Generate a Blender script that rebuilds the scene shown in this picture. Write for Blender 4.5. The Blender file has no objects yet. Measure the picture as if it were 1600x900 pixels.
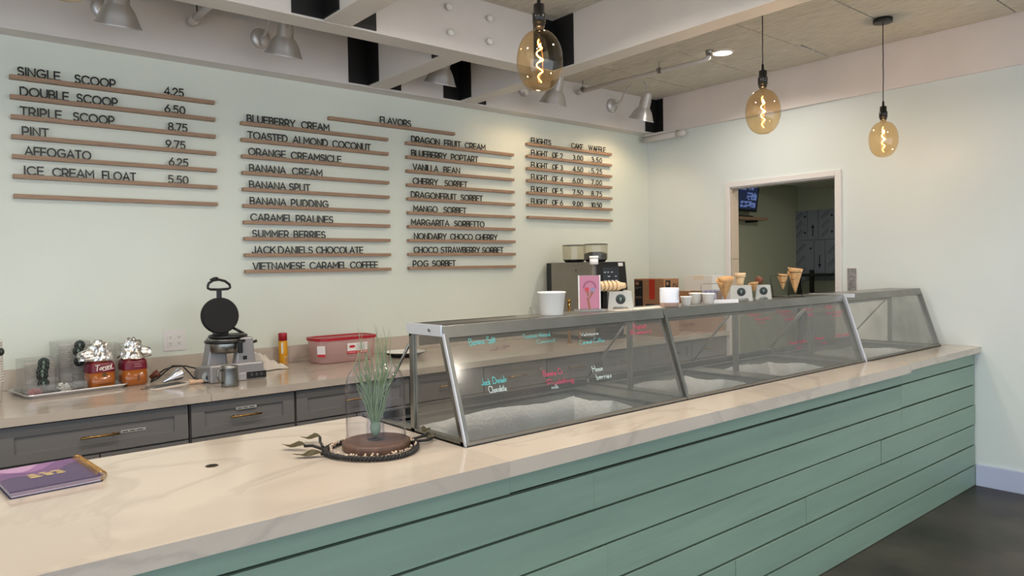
import bpy, bmesh, math, random
from mathutils import Vector, Matrix
random.seed(7)
sc = bpy.context.scene
COL = sc.collection
PI = math.pi

# ------------------------------------------------------------------ camera
F = 1129.14; EYE = Vector((0, 0, 1.56))
def _n(x, y): return Vector((x - 800, y - 450, F)).normalized()
CX = _n(2150, 394); CY = _n(-145, 436); CZ = CX.cross(CY).normalized()
def cam2world(v): return Vector((CX.dot(v), CY.dot(v), CZ.dot(v)))
cam = bpy.data.cameras.new('camera'); cam_o = bpy.data.objects.new('camera', cam); COL.objects.link(cam_o)
r_, u_, b_ = cam2world(Vector((1, 0, 0))), cam2world(Vector((0, -1, 0))), cam2world(Vector((0, 0, -1)))
cam_o.matrix_world = Matrix(((r_.x, u_.x, b_.x, EYE.x), (r_.y, u_.y, b_.y, EYE.y), (r_.z, u_.z, b_.z, EYE.z), (0, 0, 0, 1)))
cam.sensor_width = 36; cam.lens = F / 1600 * 36; cam.clip_start = 0.05
sc.camera = cam_o
def at(px, py, Y):                       # where the line of sight meets the upright plane at depth Y
    d = cam2world(Vector((px - 800, py - 450, F))); return EYE + d * (Y / d.y)

# ------------------------------------------------------------------ world, light, exposure
w = bpy.data.worlds.new('sky'); sc.world = w; w.use_nodes = True
bg = w.node_tree.nodes['Background']; bg.inputs[0].default_value = (0.79, 0.89, 1.0, 1); bg.inputs[1].default_value = 2.5
sc.view_settings.view_transform = 'Standard'; sc.view_settings.look = 'None'
sc.view_settings.exposure = 0.1; sc.view_settings.gamma = 1.0
sc.view_settings.use_curve_mapping = False
def area(name, loc, rot, sx, sy, power, col, portal=False, spread=None):
    l = bpy.data.lights.new(name, 'AREA'); l.shape = 'RECTANGLE'; l.size = sx; l.size_y = sy; l.energy = power; l.color = col
    if portal: l.cycles.is_portal = True
    if spread: l.spread = spread
    o = bpy.data.objects.new(name, l); o.location = loc; o.rotation_euler = rot; COL.objects.link(o); return o
# daylight comes in through the storefront openings behind and to the left of the camera (portals guide the sky light)
area('portal_front', (1.3, -4.0, 1.5), (-PI/2, 0, 0), 8.4, 2.6, 1, (1, 1, 1), True)
area('portal_left', (-3.0, -0.8, 1.5), (0, -PI/2, 0), 2.6, 5.6, 1, (1, 1, 1), True)
CAN_POS = [(4.783, 3.187), (2.6, 1.3), (4.2, 0.9), (0.8, 1.3), (2.6, -1.6), (4.2, -1.6), (-0.6, -1.6), (-0.9, 2.5), (2.4, 2.5), (0.7, 2.5)]
CAN_W = 13

# ------------------------------------------------------------------ helpers
def lin(c):
    c = c / 255.0
    return c / 12.92 if c <= 0.04045 else ((c + 0.055) / 1.055) ** 2.4
def rgb(r, g, b): return (lin(r), lin(g), lin(b), 1)
MATS = {}
def mat(name, col, rough=0.5, metal=0.0, bump=0.0, bscale=40, var=0.0, vscale=3.0, stretch=(1, 1, 1), coat=0.0, emit=None, estr=0, spec=0.5, trans=0):
    if name in MATS: return MATS[name]
    m = bpy.data.materials.new(name); m.use_nodes = True; nt = m.node_tree; N = nt.nodes; L = nt.links
    p = N['Principled BSDF']; c = rgb(*col)
    p.inputs['Base Color'].default_value = c; p.inputs['Roughness'].default_value = rough; p.inputs['Metallic'].default_value = metal
    p.inputs['Specular IOR Level'].default_value = spec
    p.inputs['Coat Weight'].default_value = coat; p.inputs['Transmission Weight'].default_value = trans
    if emit: p.inputs['Emission Color'].default_value = rgb(*emit); p.inputs['Emission Strength'].default_value = estr
    if bump or var:
        tc = N.new('ShaderNodeTexCoord'); mp = N.new('ShaderNodeMapping'); mp.inputs['Scale'].default_value = stretch
        L.new(tc.outputs['Object'], mp.inputs[0])
    if var:
        nz = N.new('ShaderNodeTexNoise'); nz.inputs['Scale'].default_value = vscale; nz.inputs['Detail'].default_value = 5
        L.new(mp.outputs[0], nz.inputs[0])
        mx = N.new('ShaderNodeMix'); mx.data_type = 'RGBA'
        mx.inputs[6].default_value = tuple(min(1, v * (1 + var)) for v in c[:3]) + (1,); mx.inputs[7].default_value = tuple(v * (1 - var) for v in c[:3]) + (1,)
        mr = N.new('ShaderNodeMapRange'); mr.inputs[1].default_value = .34; mr.inputs[2].default_value = .66; L.new(nz.outputs[0], mr.inputs[0])
        L.new(mr.outputs[0], mx.inputs[0]); L.new(mx.outputs[2], p.inputs['Base Color'])
    if bump:
        nb = N.new('ShaderNodeTexNoise'); nb.inputs['Scale'].default_value = bscale; nb.inputs['Detail'].default_value = 4
        L.new(mp.outputs[0], nb.inputs[0]); bp = N.new('ShaderNodeBump'); bp.inputs['Strength'].default_value = bump; bp.inputs['Distance'].default_value = 0.01
        L.new(nb.outputs[0], bp.inputs['Height']); L.new(bp.outputs[0], p.inputs['Normal'])
    MATS[name] = m; return m
def glassy(name, tint=(235, 240, 240), gloss=0.10, rough=0.03, haze=0.0, hazecol=(190, 195, 190), noise=False):
    if name in MATS: return MATS[name]
    m = bpy.data.materials.new(name); m.use_nodes = True; nt = m.node_tree; N = nt.nodes; L = nt.links
    N.remove(N['Principled BSDF']); out = N['Material Output']
    t = N.new('ShaderNodeBsdfTransparent'); t.inputs[0].default_value = rgb(*tint)
    g = N.new('ShaderNodeBsdfGlossy'); g.inputs['Roughness'].default_value = rough
    lw = N.new('ShaderNodeLayerWeight'); lw.inputs[0].default_value = .5
    fr = N.new('ShaderNodeMath'); fr.operation = 'POWER'; fr.inputs[1].default_value = 4; L.new(lw.outputs['Facing'], fr.inputs[0])
    ad = N.new('ShaderNodeMath'); ad.operation = 'MULTIPLY_ADD'; ad.inputs[1].default_value = .65; ad.inputs[2].default_value = gloss * .5; ad.use_clamp = True
    L.new(fr.outputs[0], ad.inputs[0])
    mx = N.new('ShaderNodeMixShader'); L.new(ad.outputs[0], mx.inputs[0]); L.new(t.outputs[0], mx.inputs[1]); L.new(g.outputs[0], mx.inputs[2])
    last = mx
    if haze:
        d = N.new('ShaderNodeBsdfDiffuse'); d.inputs[0].default_value = rgb(*hazecol)
        m2 = N.new('ShaderNodeMixShader'); m2.inputs[0].default_value = haze
        if noise:
            tc = N.new('ShaderNodeTexCoord'); nz = N.new('ShaderNodeTexNoise'); nz.inputs['Scale'].default_value = 5; nz.inputs['Detail'].default_value = 6
            L.new(tc.outputs['Object'], nz.inputs[0]); mr = N.new('ShaderNodeMapRange'); mr.inputs[1].default_value = .35; mr.inputs[2].default_value = .75
            mr.inputs[3].default_value = haze * .5; mr.inputs[4].default_value = haze * 1.7; L.new(nz.outputs[0], mr.inputs[0]); L.new(mr.outputs[0], m2.inputs[0])
        L.new(mx.outputs[0], m2.inputs[1]); L.new(d.outputs[0], m2.inputs[2]); last = m2
    L.new(last.outputs[0], out.inputs[0]); MATS[name] = m; return m

def veined(name, base, vein, rough=0.12):
    m = mat(name, base, rough, spec=0.5); nt = m.node_tree; N = nt.nodes; L = nt.links; p = N['Principled BSDF']
    tc = N.new('ShaderNodeTexCoord'); mp = N.new('ShaderNodeMapping'); mp.inputs['Scale'].default_value = (.7, 1.2, 1); mp.inputs['Rotation'].default_value = (0, 0, .35)
    L.new(tc.outputs['Object'], mp.inputs[0])
    n1 = N.new('ShaderNodeTexNoise'); n1.inputs['Scale'].default_value = 1.1; n1.inputs['Detail'].default_value = 7; n1.inputs['Distortion'].default_value = 1.2
    L.new(mp.outputs[0], n1.inputs[0])
    s = N.new('ShaderNodeMath'); s.operation = 'SUBTRACT'; s.inputs[1].default_value = .5; L.new(n1.outputs[0], s.inputs[0])
    a = N.new('ShaderNodeMath'); a.operation = 'ABSOLUTE'; L.new(s.outputs[0], a.inputs[0])
    r = N.new('ShaderNodeMapRange'); r.inputs[1].default_value = 0; r.inputs[2].default_value = .022; r.inputs[3].default_value = .45; r.inputs[4].default_value = 0; L.new(a.outputs[0], r.inputs[0])
    n2 = N.new('ShaderNodeTexNoise'); n2.inputs['Scale'].default_value = 1.4; n2.inputs['Detail'].default_value = 3; L.new(mp.outputs[0], n2.inputs[0])
    r2 = N.new('ShaderNodeMapRange'); r2.inputs[1].default_value = .56; r2.inputs[2].default_value = .60; r2.inputs[3].default_value = 0; r2.inputs[4].default_value = .3; L.new(n2.outputs[0], r2.inputs[0])
    mm = N.new('ShaderNodeMath'); mm.operation = 'MAXIMUM'; L.new(r.outputs[0], mm.inputs[0]); L.new(r2.outputs[0], mm.inputs[1])
    mx = N.new('ShaderNodeMix'); mx.data_type = 'RGBA'; mx.inputs[6].default_value = rgb(*base); mx.inputs[7].default_value = rgb(*vein)
    L.new(mm.outputs[0], mx.inputs[0]); L.new(mx.outputs[2], p.inputs['Base Color']); return m

def box(bm, x0, y0, z0, x1, y1, z1, M=None):
    v = [bm.verts.new((x, y, z)) for x in (x0, x1) for y in (y0, y1) for z in (z0, z1)]
    if M: 
        for q in v: q.co = M @ q.co
    for f in ((0, 1, 3, 2), (4, 6, 7, 5), (0, 4, 5, 1), (2, 3, 7, 6), (0, 2, 6, 4), (1, 5, 7, 3)): bm.faces.new([v[i] for i in f])
    return v
def quad(bm, *pts): return bm.faces.new([bm.verts.new(p) for p in pts])
def lathe(bm, prof, seg=24, c=(0, 0, 0), M=None, sq=None, cap0=True, cap1=True):
    rings = []
    for r, z in prof:
        ring = []
        for i in range(seg):
            a = 2 * PI * i / seg; cx, sx = math.cos(a), math.sin(a)
            if sq:
                k = (abs(cx) ** sq + abs(sx) ** sq) ** (-1 / sq); cx *= k; sx *= k
            p = Vector((c[0] + r * cx, c[1] + r * sx, c[2] + z)); ring.append(bm.verts.new(M @ p if M else p))
        rings.append(ring)
    for a, b in zip(rings, rings[1:]):
        for i in range(seg):
            f = bm.faces.new((a[i], a[(i + 1) % seg], b[(i + 1) % seg], b[i])); f.smooth = True
    if cap0: bm.faces.new(rings[0][::-1])
    if cap1: bm.faces.new(rings[-1])
def tube(bm, pts, r, seg=8, caps=True, closed=False):
    pts = [Vector(p) for p in pts]; n = len(pts); rr = r if isinstance(r, (list, tuple)) else [r] * n
    rings = []; up = None
    for i, p in enumerate(pts):
        t = (pts[(i + 1) % n] - pts[i - 1]) if closed else (pts[min(i + 1, n - 1)] - pts[max(i - 1, 0)])
        t.normalize()
        if up is None:
            up = Vector((0, 0, 1)) if abs(t.z) < .9 else Vector((1, 0, 0))
        s = t.cross(up).normalized(); up = s.cross(t).normalized()
        rings.append([bm.verts.new(p + (s * math.cos(2 * PI * k / seg) + up * math.sin(2 * PI * k / seg)) * rr[i]) for k in range(seg)])
    pr = list(zip(rings, rings[1:])) + ([(rings[-1], rings[0])] if closed else [])
    for a, b in pr:
        for k in range(seg):
            f = bm.faces.new((a[k], b[k], b[(k + 1) % seg], a[(k + 1) % seg])); f.smooth = True
    if caps and not closed: bm.faces.new(rings[0]); bm.faces.new(rings[-1][::-1])
def prism(bm, poly, axis, a, b):         # polygon in the two other axes, extruded along axis
    def P(u, v, t): return {'x': (t, u, v), 'y': (u, t, v), 'z': (u, v, t)}[axis]
    A = [bm.verts.new(P(u, v, a)) for u, v in poly]; B = [bm.verts.new(P(u, v, b)) for u, v in poly]; n = len(poly)
    bm.faces.new(A[::-1]); bm.faces.new(B)
    for i in range(n): bm.faces.new((A[i], A[(i + 1) % n], B[(i + 1) % n], B[i]))
def rot(ax, deg): return Matrix.Rotation(math.radians(deg), 4, ax)
def T(x, y, z): return Matrix.Translation((x, y, z))
def new(): return bmesh.new()
def obj(name, bm, m, parent=None, bevel=0, **props):
    if isinstance(bm, bpy.types.Mesh): me = bm
    else:
        bmesh.ops.recalc_face_normals(bm, faces=bm.faces); me = bpy.data.meshes.new(name); bm.to_mesh(me); bm.free()
        me.materials.append(m)
    o = bpy.data.objects.new(name, me); COL.objects.link(o)
    if parent:
        o.parent = parent
    if bevel:
        b = o.modifiers.new('bevel', 'BEVEL'); b.width = bevel; b.segments = 2; b.limit_method = 'ANGLE'
    for k, v in props.items(): o[k] = v
    return o
def thing(name, label, cat, loc=(0, 0, 0), rz=0, group=None):
    o = bpy.data.objects.new(name, None); COL.objects.link(o); o.location = loc; o.rotation_euler = (0, 0, rz); o.empty_display_size = .05
    o['label'] = label; o['category'] = cat
    if group: o['group'] = group
    return o
def tag(o, label, cat, group=None):
    o['label'] = label; o['category'] = cat
    if group: o['group'] = group
    return o
def struct(name, bm, m, parent=None, bevel=0):
    o = obj(name, bm, m, parent, bevel)
    if not parent: o['kind'] = 'structure'
    return o
def structempty(name, loc=(0, 0, 0)):
    o = bpy.data.objects.new(name, None); COL.objects.link(o); o.location = loc; o['kind'] = 'structure'; return o
def dup(root, loc, rz=None, label=None, group=None):
    r = root.copy(); COL.objects.link(r); r.location = loc
    if rz is not None: r.rotation_euler = (0, 0, rz)
    if label: r['label'] = label
    if group: r['group'] = group
    for ch in list(root.children):
        c = ch.copy(); COL.objects.link(c); c.parent = r
        for g in ch.children:
            d = g.copy(); COL.objects.link(d); d.parent = c
    return r
def B(*a, **k):
    bm = new(); box(bm, *a, **k); return bm

# ------------------------------------------------------------------ stroke letters (menu letters, marker writing, print)
def arc(cx, cy, rx, ry, a0, a1, n=10): return [(cx + rx * math.cos(math.radians(a0 + (a1 - a0) * i / n)), cy + ry * math.sin(math.radians(a0 + (a1 - a0) * i / n))) for i in range(n + 1)]
G = {}
def g(ch, wd, *st): G[ch] = (wd, st)
g('A', .82, [(0, 0), (.41, 1), (.82, 0)], [(.14, .33), (.68, .33)])
g('B', .62, [(0, 0), (0, 1), (.34, 1)] + arc(.34, .755, .23, .245, 90, -90) + [(0, .51)], [(.34, .51)] + arc(.36, .255, .26, .255, 90, -90) + [(0, 0)])
g('C', .84, arc(.48, .5, .48, .5, 45, 315, 16))
g('D', .76, [(0, 0), (0, 1), (.28, 1)] + arc(.28, .5, .48, .5, 90, -90, 14) + [(0, 0)])
g('E', .56, [(.56, 1), (0, 1), (0, 0), (.56, 0)], [(0, .51), (.5, .51)])
g('F', .54, [(.54, 1), (0, 1), (0, 0)], [(0, .49), (.48, .49)])
g('G', .9, arc(.48, .5, .48, .5, 48, 325, 16) + [(.9, .47), (.52, .47)])
g('H', .7, [(0, 0), (0, 1)], [(.7, 0), (.7, 1)], [(0, .51), (.7, .51)])
g('I', .02, [(.01, 0), (.01, 1)])
g('J', .46, [(.46, 1), (.46, .25)] + arc(.23, .25, .23, .25, 0, -165, 8))
g('K', .66, [(0, 0), (0, 1)], [(.64, 1), (0, .37)], [(.24, .6), (.66, 0)])
g('L', .5, [(0, 1), (0, 0), (.5, 0)])
g('M', .84, [(0, 0), (0, 1), (.42, .38), (.84, 1), (.84, 0)])
g('N', .7, [(0, 0), (0, 1), (.7, 0), (.7, 1)])
g('O', .98, arc(.49, .5, .49, .5, 0, 360, 22))
g('P', .6, [(0, 0), (0, 1), (.3, 1)] + arc(.3, .69, .3, .31, 90, -90) + [(0, .38)])
g('Q', .98, arc(.49, .5, .49, .5, 0, 360, 22), [(.6, .25), (.95, -.04)])
g('R', .62, [(0, 0), (0, 1), (.3, 1)] + arc(.3, .69, .3, .31, 90, -90) + [(0, .38)], [(.3, .38), (.62, 0)])
g('S', .6, arc(.3, .745, .27, .255, 35, 270, 10)[:-1] + arc(.3, .26, .29, .26, 90, -145, 10))
g('T', .64, [(0, 1), (.64, 1)], [(.32, 1), (.32, 0)])
g('U', .7, [(0, 1), (0, .35)] + arc(.35, .35, .35, .35, 180, 360, 12) + [(.7, 1)])
g('V', .76, [(0, 1), (.38, 0), (.76, 1)])
g('W', 1.16, [(0, 1), (.3, 0), (.58, 1), (.86, 0), (1.16, 1)])
g('X', .68, [(0, 0), (.68, 1)], [(0, 1), (.68, 0)])
g('Y', .7, [(0, 1), (.35, .45), (.7, 1)], [(.35, .45), (.35, 0)])
g('Z', .62, [(0, 1), (.62, 1), (0, 0), (.62, 0)])
g('0', .64, arc(.32, .5, .32, .5, 0, 360, 20)); g('1', .22, [(0, .82), (.2, 1), (.2, 0)])
g('2', .58, arc(.28, .71, .27, .29, 160, -25, 8) + [(0, 0), (.58, 0)])
g('3', .58, arc(.26, .74, .26, .26, 140, -80, 8) + arc(.28, .28, .3, .28, 80, -140, 9))
g('4', .66, [(.5, 0), (.5, 1), (0, .26), (.66, .26)])
g('5', .58, [(.52, 1), (.1, 1), (.06, .55)] + arc(.27, .32, .3, .32, 105, -135, 10))
g('6', .6, [(.42, 1), (.06, .45)] + arc(.3, .31, .3, .31, 150, -210, 16)); g('7', .56, [(0, 1), (.56, 1), (.16, 0)])
g('8', .58, arc(.29, .745, .25, .255, 0, 360, 14), arc(.29, .255, .29, .26, 0, 360, 14))
g('9', .6, [(.18, 0), (.54, .55)] + arc(.3, .69, .3, .31, -30, 330, 16)); g('.', .06, [(.03, -.02), (.03, .08)]); g(':', .06, [(.03, .1), (.03, .2)], [(.03, .6), (.03, .7)])
# a few lower-case marker letters
g('a', .4, arc(.2, .22, .2, .22, 0, 360, 10), [(.4, .44), (.4, 0)]); g('c', .36, arc(.2, .22, .2, .22, 50, 310, 8)); g('k', .34, [(0, 0), (0, .9)], [(.32, .48), (0, .2), (.34, 0)])
g('n', .36, [(0, 0), (0, .44)], [(0, .25)] + arc(.18, .26, .18, .18, 180, 0, 6) + [(.36, 0)]); g('i', .02, [(0, 0), (0, .44)], [(0, .6), (0, .68)]); g('e', .38, [(0, .22), (.38, .24)] + arc(.19, .22, .19, .22, 10, 310, 9))
g('l', .02, [(0, 0), (0, .95)]); g('s', .3, [(.3, .42), (.05, .36), (.28, .14), (0, 0)]); g('h', .36, [(0, 0), (0, .95)], [(0, .25)] + arc(.18, .26, .18, .18, 180, 0, 6) + [(.36, 0)])
g('o', .4, arc(.2, .22, .2, .22, 0, 360, 10)); g('t', .28, [(.12, .8), (.12, 0), (.28, .02)], [(0, .5), (.28, .5)]); g('p', .38, [(0, -.3), (0, .44)], arc(.19, .22, .19, .22, 0, 360, 10))
g('m', .56, [(0, 0), (0, .44), (.14, .44), (.28, 0)], [(.28, .3), (.42, .44), (.56, 0)]); g('r', .26, [(0, 0), (0, .44)], [(0, .25), (.12, .42), (.26, .4)]); g('u', .36, [(0, .44), (0, .1), (.18, 0), (.36, .1), (.36, .44)])
g('b', .38, [(0, .95), (0, 0)], arc(.19, .22, .19, .22, 0, 360, 10)); g('d', .38, [(.38, .95), (.38, 0)], arc(.19, .22, .19, .22, 0, 360, 10)); g('g', .38, arc(.19, .22, .19, .22, 0, 360, 10), [(.38, .44), (.36, -.28), (.05, -.26)])
g('w', .5, [(0, .44), (.12, 0), (.25, .4), (.38, 0), (.5, .44)]); g('v', .36, [(0, .44), (.18, 0), (.36, .44)])
g('x', .34, [(0, 0), (.34, .44)], [(0, .44), (.34, 0)])
g('f', .26, [(.28, .95), (.12, .8), (.12, 0)], [(0, .48), (.26, .48)]); g('y', .36, [(0, .44), (.18, 0)], [(.36, .44), (.06, -.3)])
def ribbon(bm, pts, wd, th, fn):
    """flat stroke in 2D (u,v) with width wd and thickness th; fn(u,v,w)->3D"""
    n = len(pts); P = [Vector(p) for p in pts]; closed = (P[0] - P[-1]).length < 1e-6
    if closed: P = P[:-1]; n -= 1
    L_, R_ = [], []
    for i in range(n):
        a = P[(i - 1) % n] if (closed or i > 0) else None; b = P[(i + 1) % n] if (closed or i < n - 1) else None
        d0 = (P[i] - a).normalized() if a is not None else (b - P[i]).normalized()
        d1 = (b - P[i]).normalized() if b is not None else d0
        n0 = Vector((-d0.y, d0.x)); n1 = Vector((-d1.y, d1.x)); m = n0 + n1
        m = n0 if m.length < .2 else m.normalized(); k = min(1 / max(m.dot(n0), .35), 2.0)
        q = P[i].copy()
        if a is None: q -= d0 * wd * .5
        if b is None: q += d0 * wd * .5
        L_.append(q + m * wd * .5 * k); R_.append(q - m * wd * .5 * k)
    rings = [[bm.verts.new(fn(l.x, l.y, th)), bm.verts.new(fn(r.x, r.y, th)), bm.verts.new(fn(r.x, r.y, 0)), bm.verts.new(fn(l.x, l.y, 0))] for l, r in zip(L_, R_)]
    pr = list(zip(rings, rings[1:])) + ([(rings[-1], rings[0])] if closed else [])
    for a, b in pr:
        for k in range(4 if th > 0 else 1):
            bm.faces.new((a[k], a[(k + 1) % 4], b[(k + 1) % 4], b[k]))
    if not closed and th > 0: bm.faces.new(rings[0]); bm.faces.new(rings[-1][::-1])
def word_w(s, gap=.17): return sum(G[c][0] if c != ' ' else .35 for c in s) + gap * (len(s) - 1)
def write(bm, s, h, fn, width=None, stroke=.11, gap=.17, th=0.0, jit=0.0):
    """writes s with cap height h in the (u,v) plane"""
    nat = word_w(s, gap) * h; kx = (width / nat) if width else 1.0; x = 0
    for c in s:
        if c == ' ': x += (.35 + gap) * h * kx; continue
        wd, st = G[c]; dy = random.uniform(-jit, jit) * h
        for p in st: ribbon(bm, [(x + q[0] * h * kx, q[1] * h + dy) for q in p], stroke * h, th, fn)
        x += (wd + gap) * h * kx

# ------------------------------------------------------------------ materials
M_wall = mat('mint_wall_paint', (218, 224, 213), .32, bump=.12, bscale=9, var=.03, vscale=1.2)
M_wallr = mat('pale_mint_wall_paint', (220, 227, 225), .42, bump=.1, bscale=7, var=.025, vscale=1.0)
M_beam = mat('beam_paint', (218, 213, 209), .45, var=.04, vscale=2.5, bump=.06, bscale=12)
M_soffit = mat('soffit_paint', (228, 219, 215), .5, var=.05, vscale=2.0, bump=.1, bscale=5)
M_black = mat('black_steel', (14, 14, 15), .45)
M_blackp = mat('black_plastic', (18, 18, 19), .35)
M_tile = mat('ceiling_tile', (212, 206, 192), .85, bump=.9, bscale=14, var=.12, vscale=8, stretch=(7, 1, 1))
M_dark = mat('dark_void', (12, 11, 10), .9)
M_white = mat('white_paint', (226, 222, 220), .4)
M_base = mat('baseboard_paint', (190, 198, 224), .5, var=.03)
M_floor = mat('polished_concrete', (58, 52, 44), .42, var=.5, vscale=2.6, bump=.08, bscale=6)
M_slab = veined('cream_quartz', (192, 180, 167), (160, 150, 140))
M_board = mat('green_boards', (128, 151, 136), .42, bump=.12, bscale=7, var=.06, vscale=4, stretch=(.35, 1, 4))
M_cab = mat('grey_cabinet_paint', (118, 116, 115), .42)
M_steel = mat('stainless_steel', (146, 144, 138), .3, 1.0, var=.08, vscale=6)
M_steeld = mat('brushed_steel', (140, 142, 140), .4, 1.0, var=.08, vscale=6)
M_chrome = mat('polished_steel', (222, 224, 232), .2, 1.0)
M_bright = mat('window_lit_satin_steel', (232, 235, 244), .5, .85)  # window brightness put into the pale bluish colour of the left-facing bars
M_alu = mat('brushed_aluminium', (222, 221, 222), .38, .9)
M_alu.node_tree.nodes['Principled BSDF'].inputs['Anisotropic'].default_value = .8
M_alu.node_tree.nodes['Principled BSDF'].inputs['Anisotropic Rotation'].default_value = .25
M_oak = mat('oak_ledge', (158, 128, 104), .5, var=.14, vscale=12, stretch=(1, 8, 12))
M_letter = mat('black_acrylic', (16, 17, 18), .3)
M_frost = mat('frost', (236, 238, 240), .75, bump=.6, bscale=60, var=.05, vscale=14)
M_brass = mat('brass', (178, 138, 78), .25, 1.0)
M_cone = mat('waffle_cone', (205, 160, 108), .6, bump=.4, bscale=120, var=.15, vscale=40)
M_wafer = mat('cake_cone', (222, 190, 148), .6, bump=.2, bscale=90, var=.08, vscale=30)
M_choc = mat('chocolate_cone', (108, 58, 34), .45, var=.1, vscale=30)
M_paper = mat('white_paper_cup', (236, 232, 226), .5)
M_plasticw = mat('white_plastic', (228, 226, 222), .35)
M_red = mat('red_plastic', (166, 22, 40), .35)
M_yellow = mat('yellow_can', (222, 158, 24), .35)
M_card = mat('brown_cardboard', (160, 118, 84), .75, var=.05, vscale=8)
M_ink = mat('dark_print', (30, 30, 32), .5)
M_cyan = mat('cyan_marker', (92, 196, 196), .6); M_pink = mat('pink_marker', (214, 70, 110), .6); M_wink = mat('white_marker', (206, 222, 220), .6); M_pur = mat('purple_marker', (88, 62, 84), .6)
M_glass = glassy('case_glass', (250, 250, 248), .2, .10, .10, (132, 126, 116), True)
M_clear = glassy('clear_glass', (252, 252, 254), .02, .02)
M_acryl = glassy('clear_acrylic', (250, 250, 250), .12, .08, .06, (225, 225, 222))
M_lid = glassy('clear_plastic_lid', (250, 250, 248), .14, .12, .42, (226, 222, 214))
M_amber = glassy('amber_bulb_glass', (249, 231, 200), .14, .02)
M_foil = mat('aluminium_foil', (225, 222, 220), .2, 1.0, bump=.5, bscale=35)
M_cara = mat('caramel_sauce', (160, 88, 30), .15, coat=.5); M_maroon = mat('maroon_label', (110, 18, 40), .35)
M_cloth = mat('white_cloth', (214, 206, 196), .9, bump=.4, bscale=50)
M_wood = mat('dark_wood', (96, 70, 58), .45, var=.25, vscale=10, stretch=(1, 8, 1))
M_leaf = mat('air_plant_leaf', (118, 138, 104), .55, var=.15, vscale=20)
M_filament = mat('filament', (255, 190, 90), .5, emit=(255, 176, 84), estr=14)
M_lampon = mat('lamp_glow', (255, 240, 215), .5, emit=(255, 236, 205), estr=14)
M_warmon = mat('warm_bulb', (255, 220, 170), .5, emit=(255, 214, 160), estr=25)
M_frostw = mat('frosted_bulb', (235, 230, 220), .4)

XR, YB, ZC = 5.631, 4.619, 3.16; HY, HZ = 4.488, 2.828
# ------------------------------------------------------------------ room shell
struct('floor', B(-3.2, -4.2, -.1, 8.6, 4.9, 0), M_floor)
struct('wall_back', B(-3.2, YB, 0, 8.6, YB + .15, 3.4), M_wall)
bm = new(); dy0, dy1, dz = 2.735, 3.687, 2.238
box(bm, XR, -4.2, 0, XR + .105, dy0, HZ); box(bm, XR, dy1, 0, XR + .105, YB, HZ); box(bm, XR, dy0, dz, XR + .105, dy1, HZ)
struct('wall_right', bm, M_wallr)
bm = new(); box(bm, XR - .025, -4.2, HZ, XR + .105, YB, 3.4)
struct('trim_1', bm, M_soffit)
bm = new(); box(bm, -3.2, 2.2, 0, -3.0, YB, 3.4); box(bm, -3.2, -4.2, 0, -3.0, -3.7, 3.4); box(bm, -3.2, -3.7, 0, -3.0, 2.2, .12); box(bm, -3.2, -3.7, 2.85, -3.0, 2.2, 3.4)
struct('wall_left', bm, M_wallr)
bm = new(); box(bm, -3.2, -4.2, 2.85, XR, -4.0, 3.4); box(bm, -3.2, -4.2, 0, XR, -4.0, .12); box(bm, 5.4, -4.2, .12, XR, -4.0, 2.85)
for x in (-3.1, -1.0, 1.1, 3.2): box(bm, x, -4.15, .12, x + .06, -4.05, 2.85)
struct('wall_front', bm, M_white)
cl = structempty('ceiling', (1.3, .3, ZC))
struct('ceiling_backing', B(-4.5, -4.5, .05, 4.31, 4.32, .1), M_dark, cl)
tile_me = {}
def tile_mesh(wx, wy):
    k = (round(wx, 3), round(wy, 3))
    if k not in tile_me:
        bm = new(); prism(bm, [(-wx/2, 0.006), (-wx/2 + .006, 0), (wx/2 - .006, 0), (wx/2, 0.006), (wx/2, .018), (-wx/2, .018)], 'y', -wy/2, wy/2)
        me = bpy.data.meshes.new('ceiling_tile'); bmesh.ops.recalc_face_normals(bm, faces=bm.faces); bm.to_mesh(me); bm.free(); me.materials.append(M_tile); tile_me[k] = me
    return tile_me[k]
xs = [5.605, 5.115] + [5.115 - .614 * i for i in range(1, 14)]; ys = [4.62, 4.005] + [4.005 - .6215 * i for i in range(1, 14)]
for i in range(len(xs) - 1):
    for j in range(len(ys) - 1):
        gx = .009; wx, wy = xs[i] - xs[i+1] - gx, ys[j] - ys[j+1] - gx
        o = obj('ceiling_tile', tile_mesh(wx, wy), None, cl)
        o.location = ((xs[i] + xs[i+1]) / 2 - 1.3 + random.uniform(-.001, .001), (ys[j] + ys[j+1]) / 2 - .3, random.uniform(0, .002))
        o.rotation_euler = (random.uniform(-.003, .003), random.uniform(-.003, .003), random.uniform(-.002, .002))
        if i == 0 and j == 3: o.location.z += .012; o.rotation_euler = (0, .03, 0); o.location.x += .008
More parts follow.
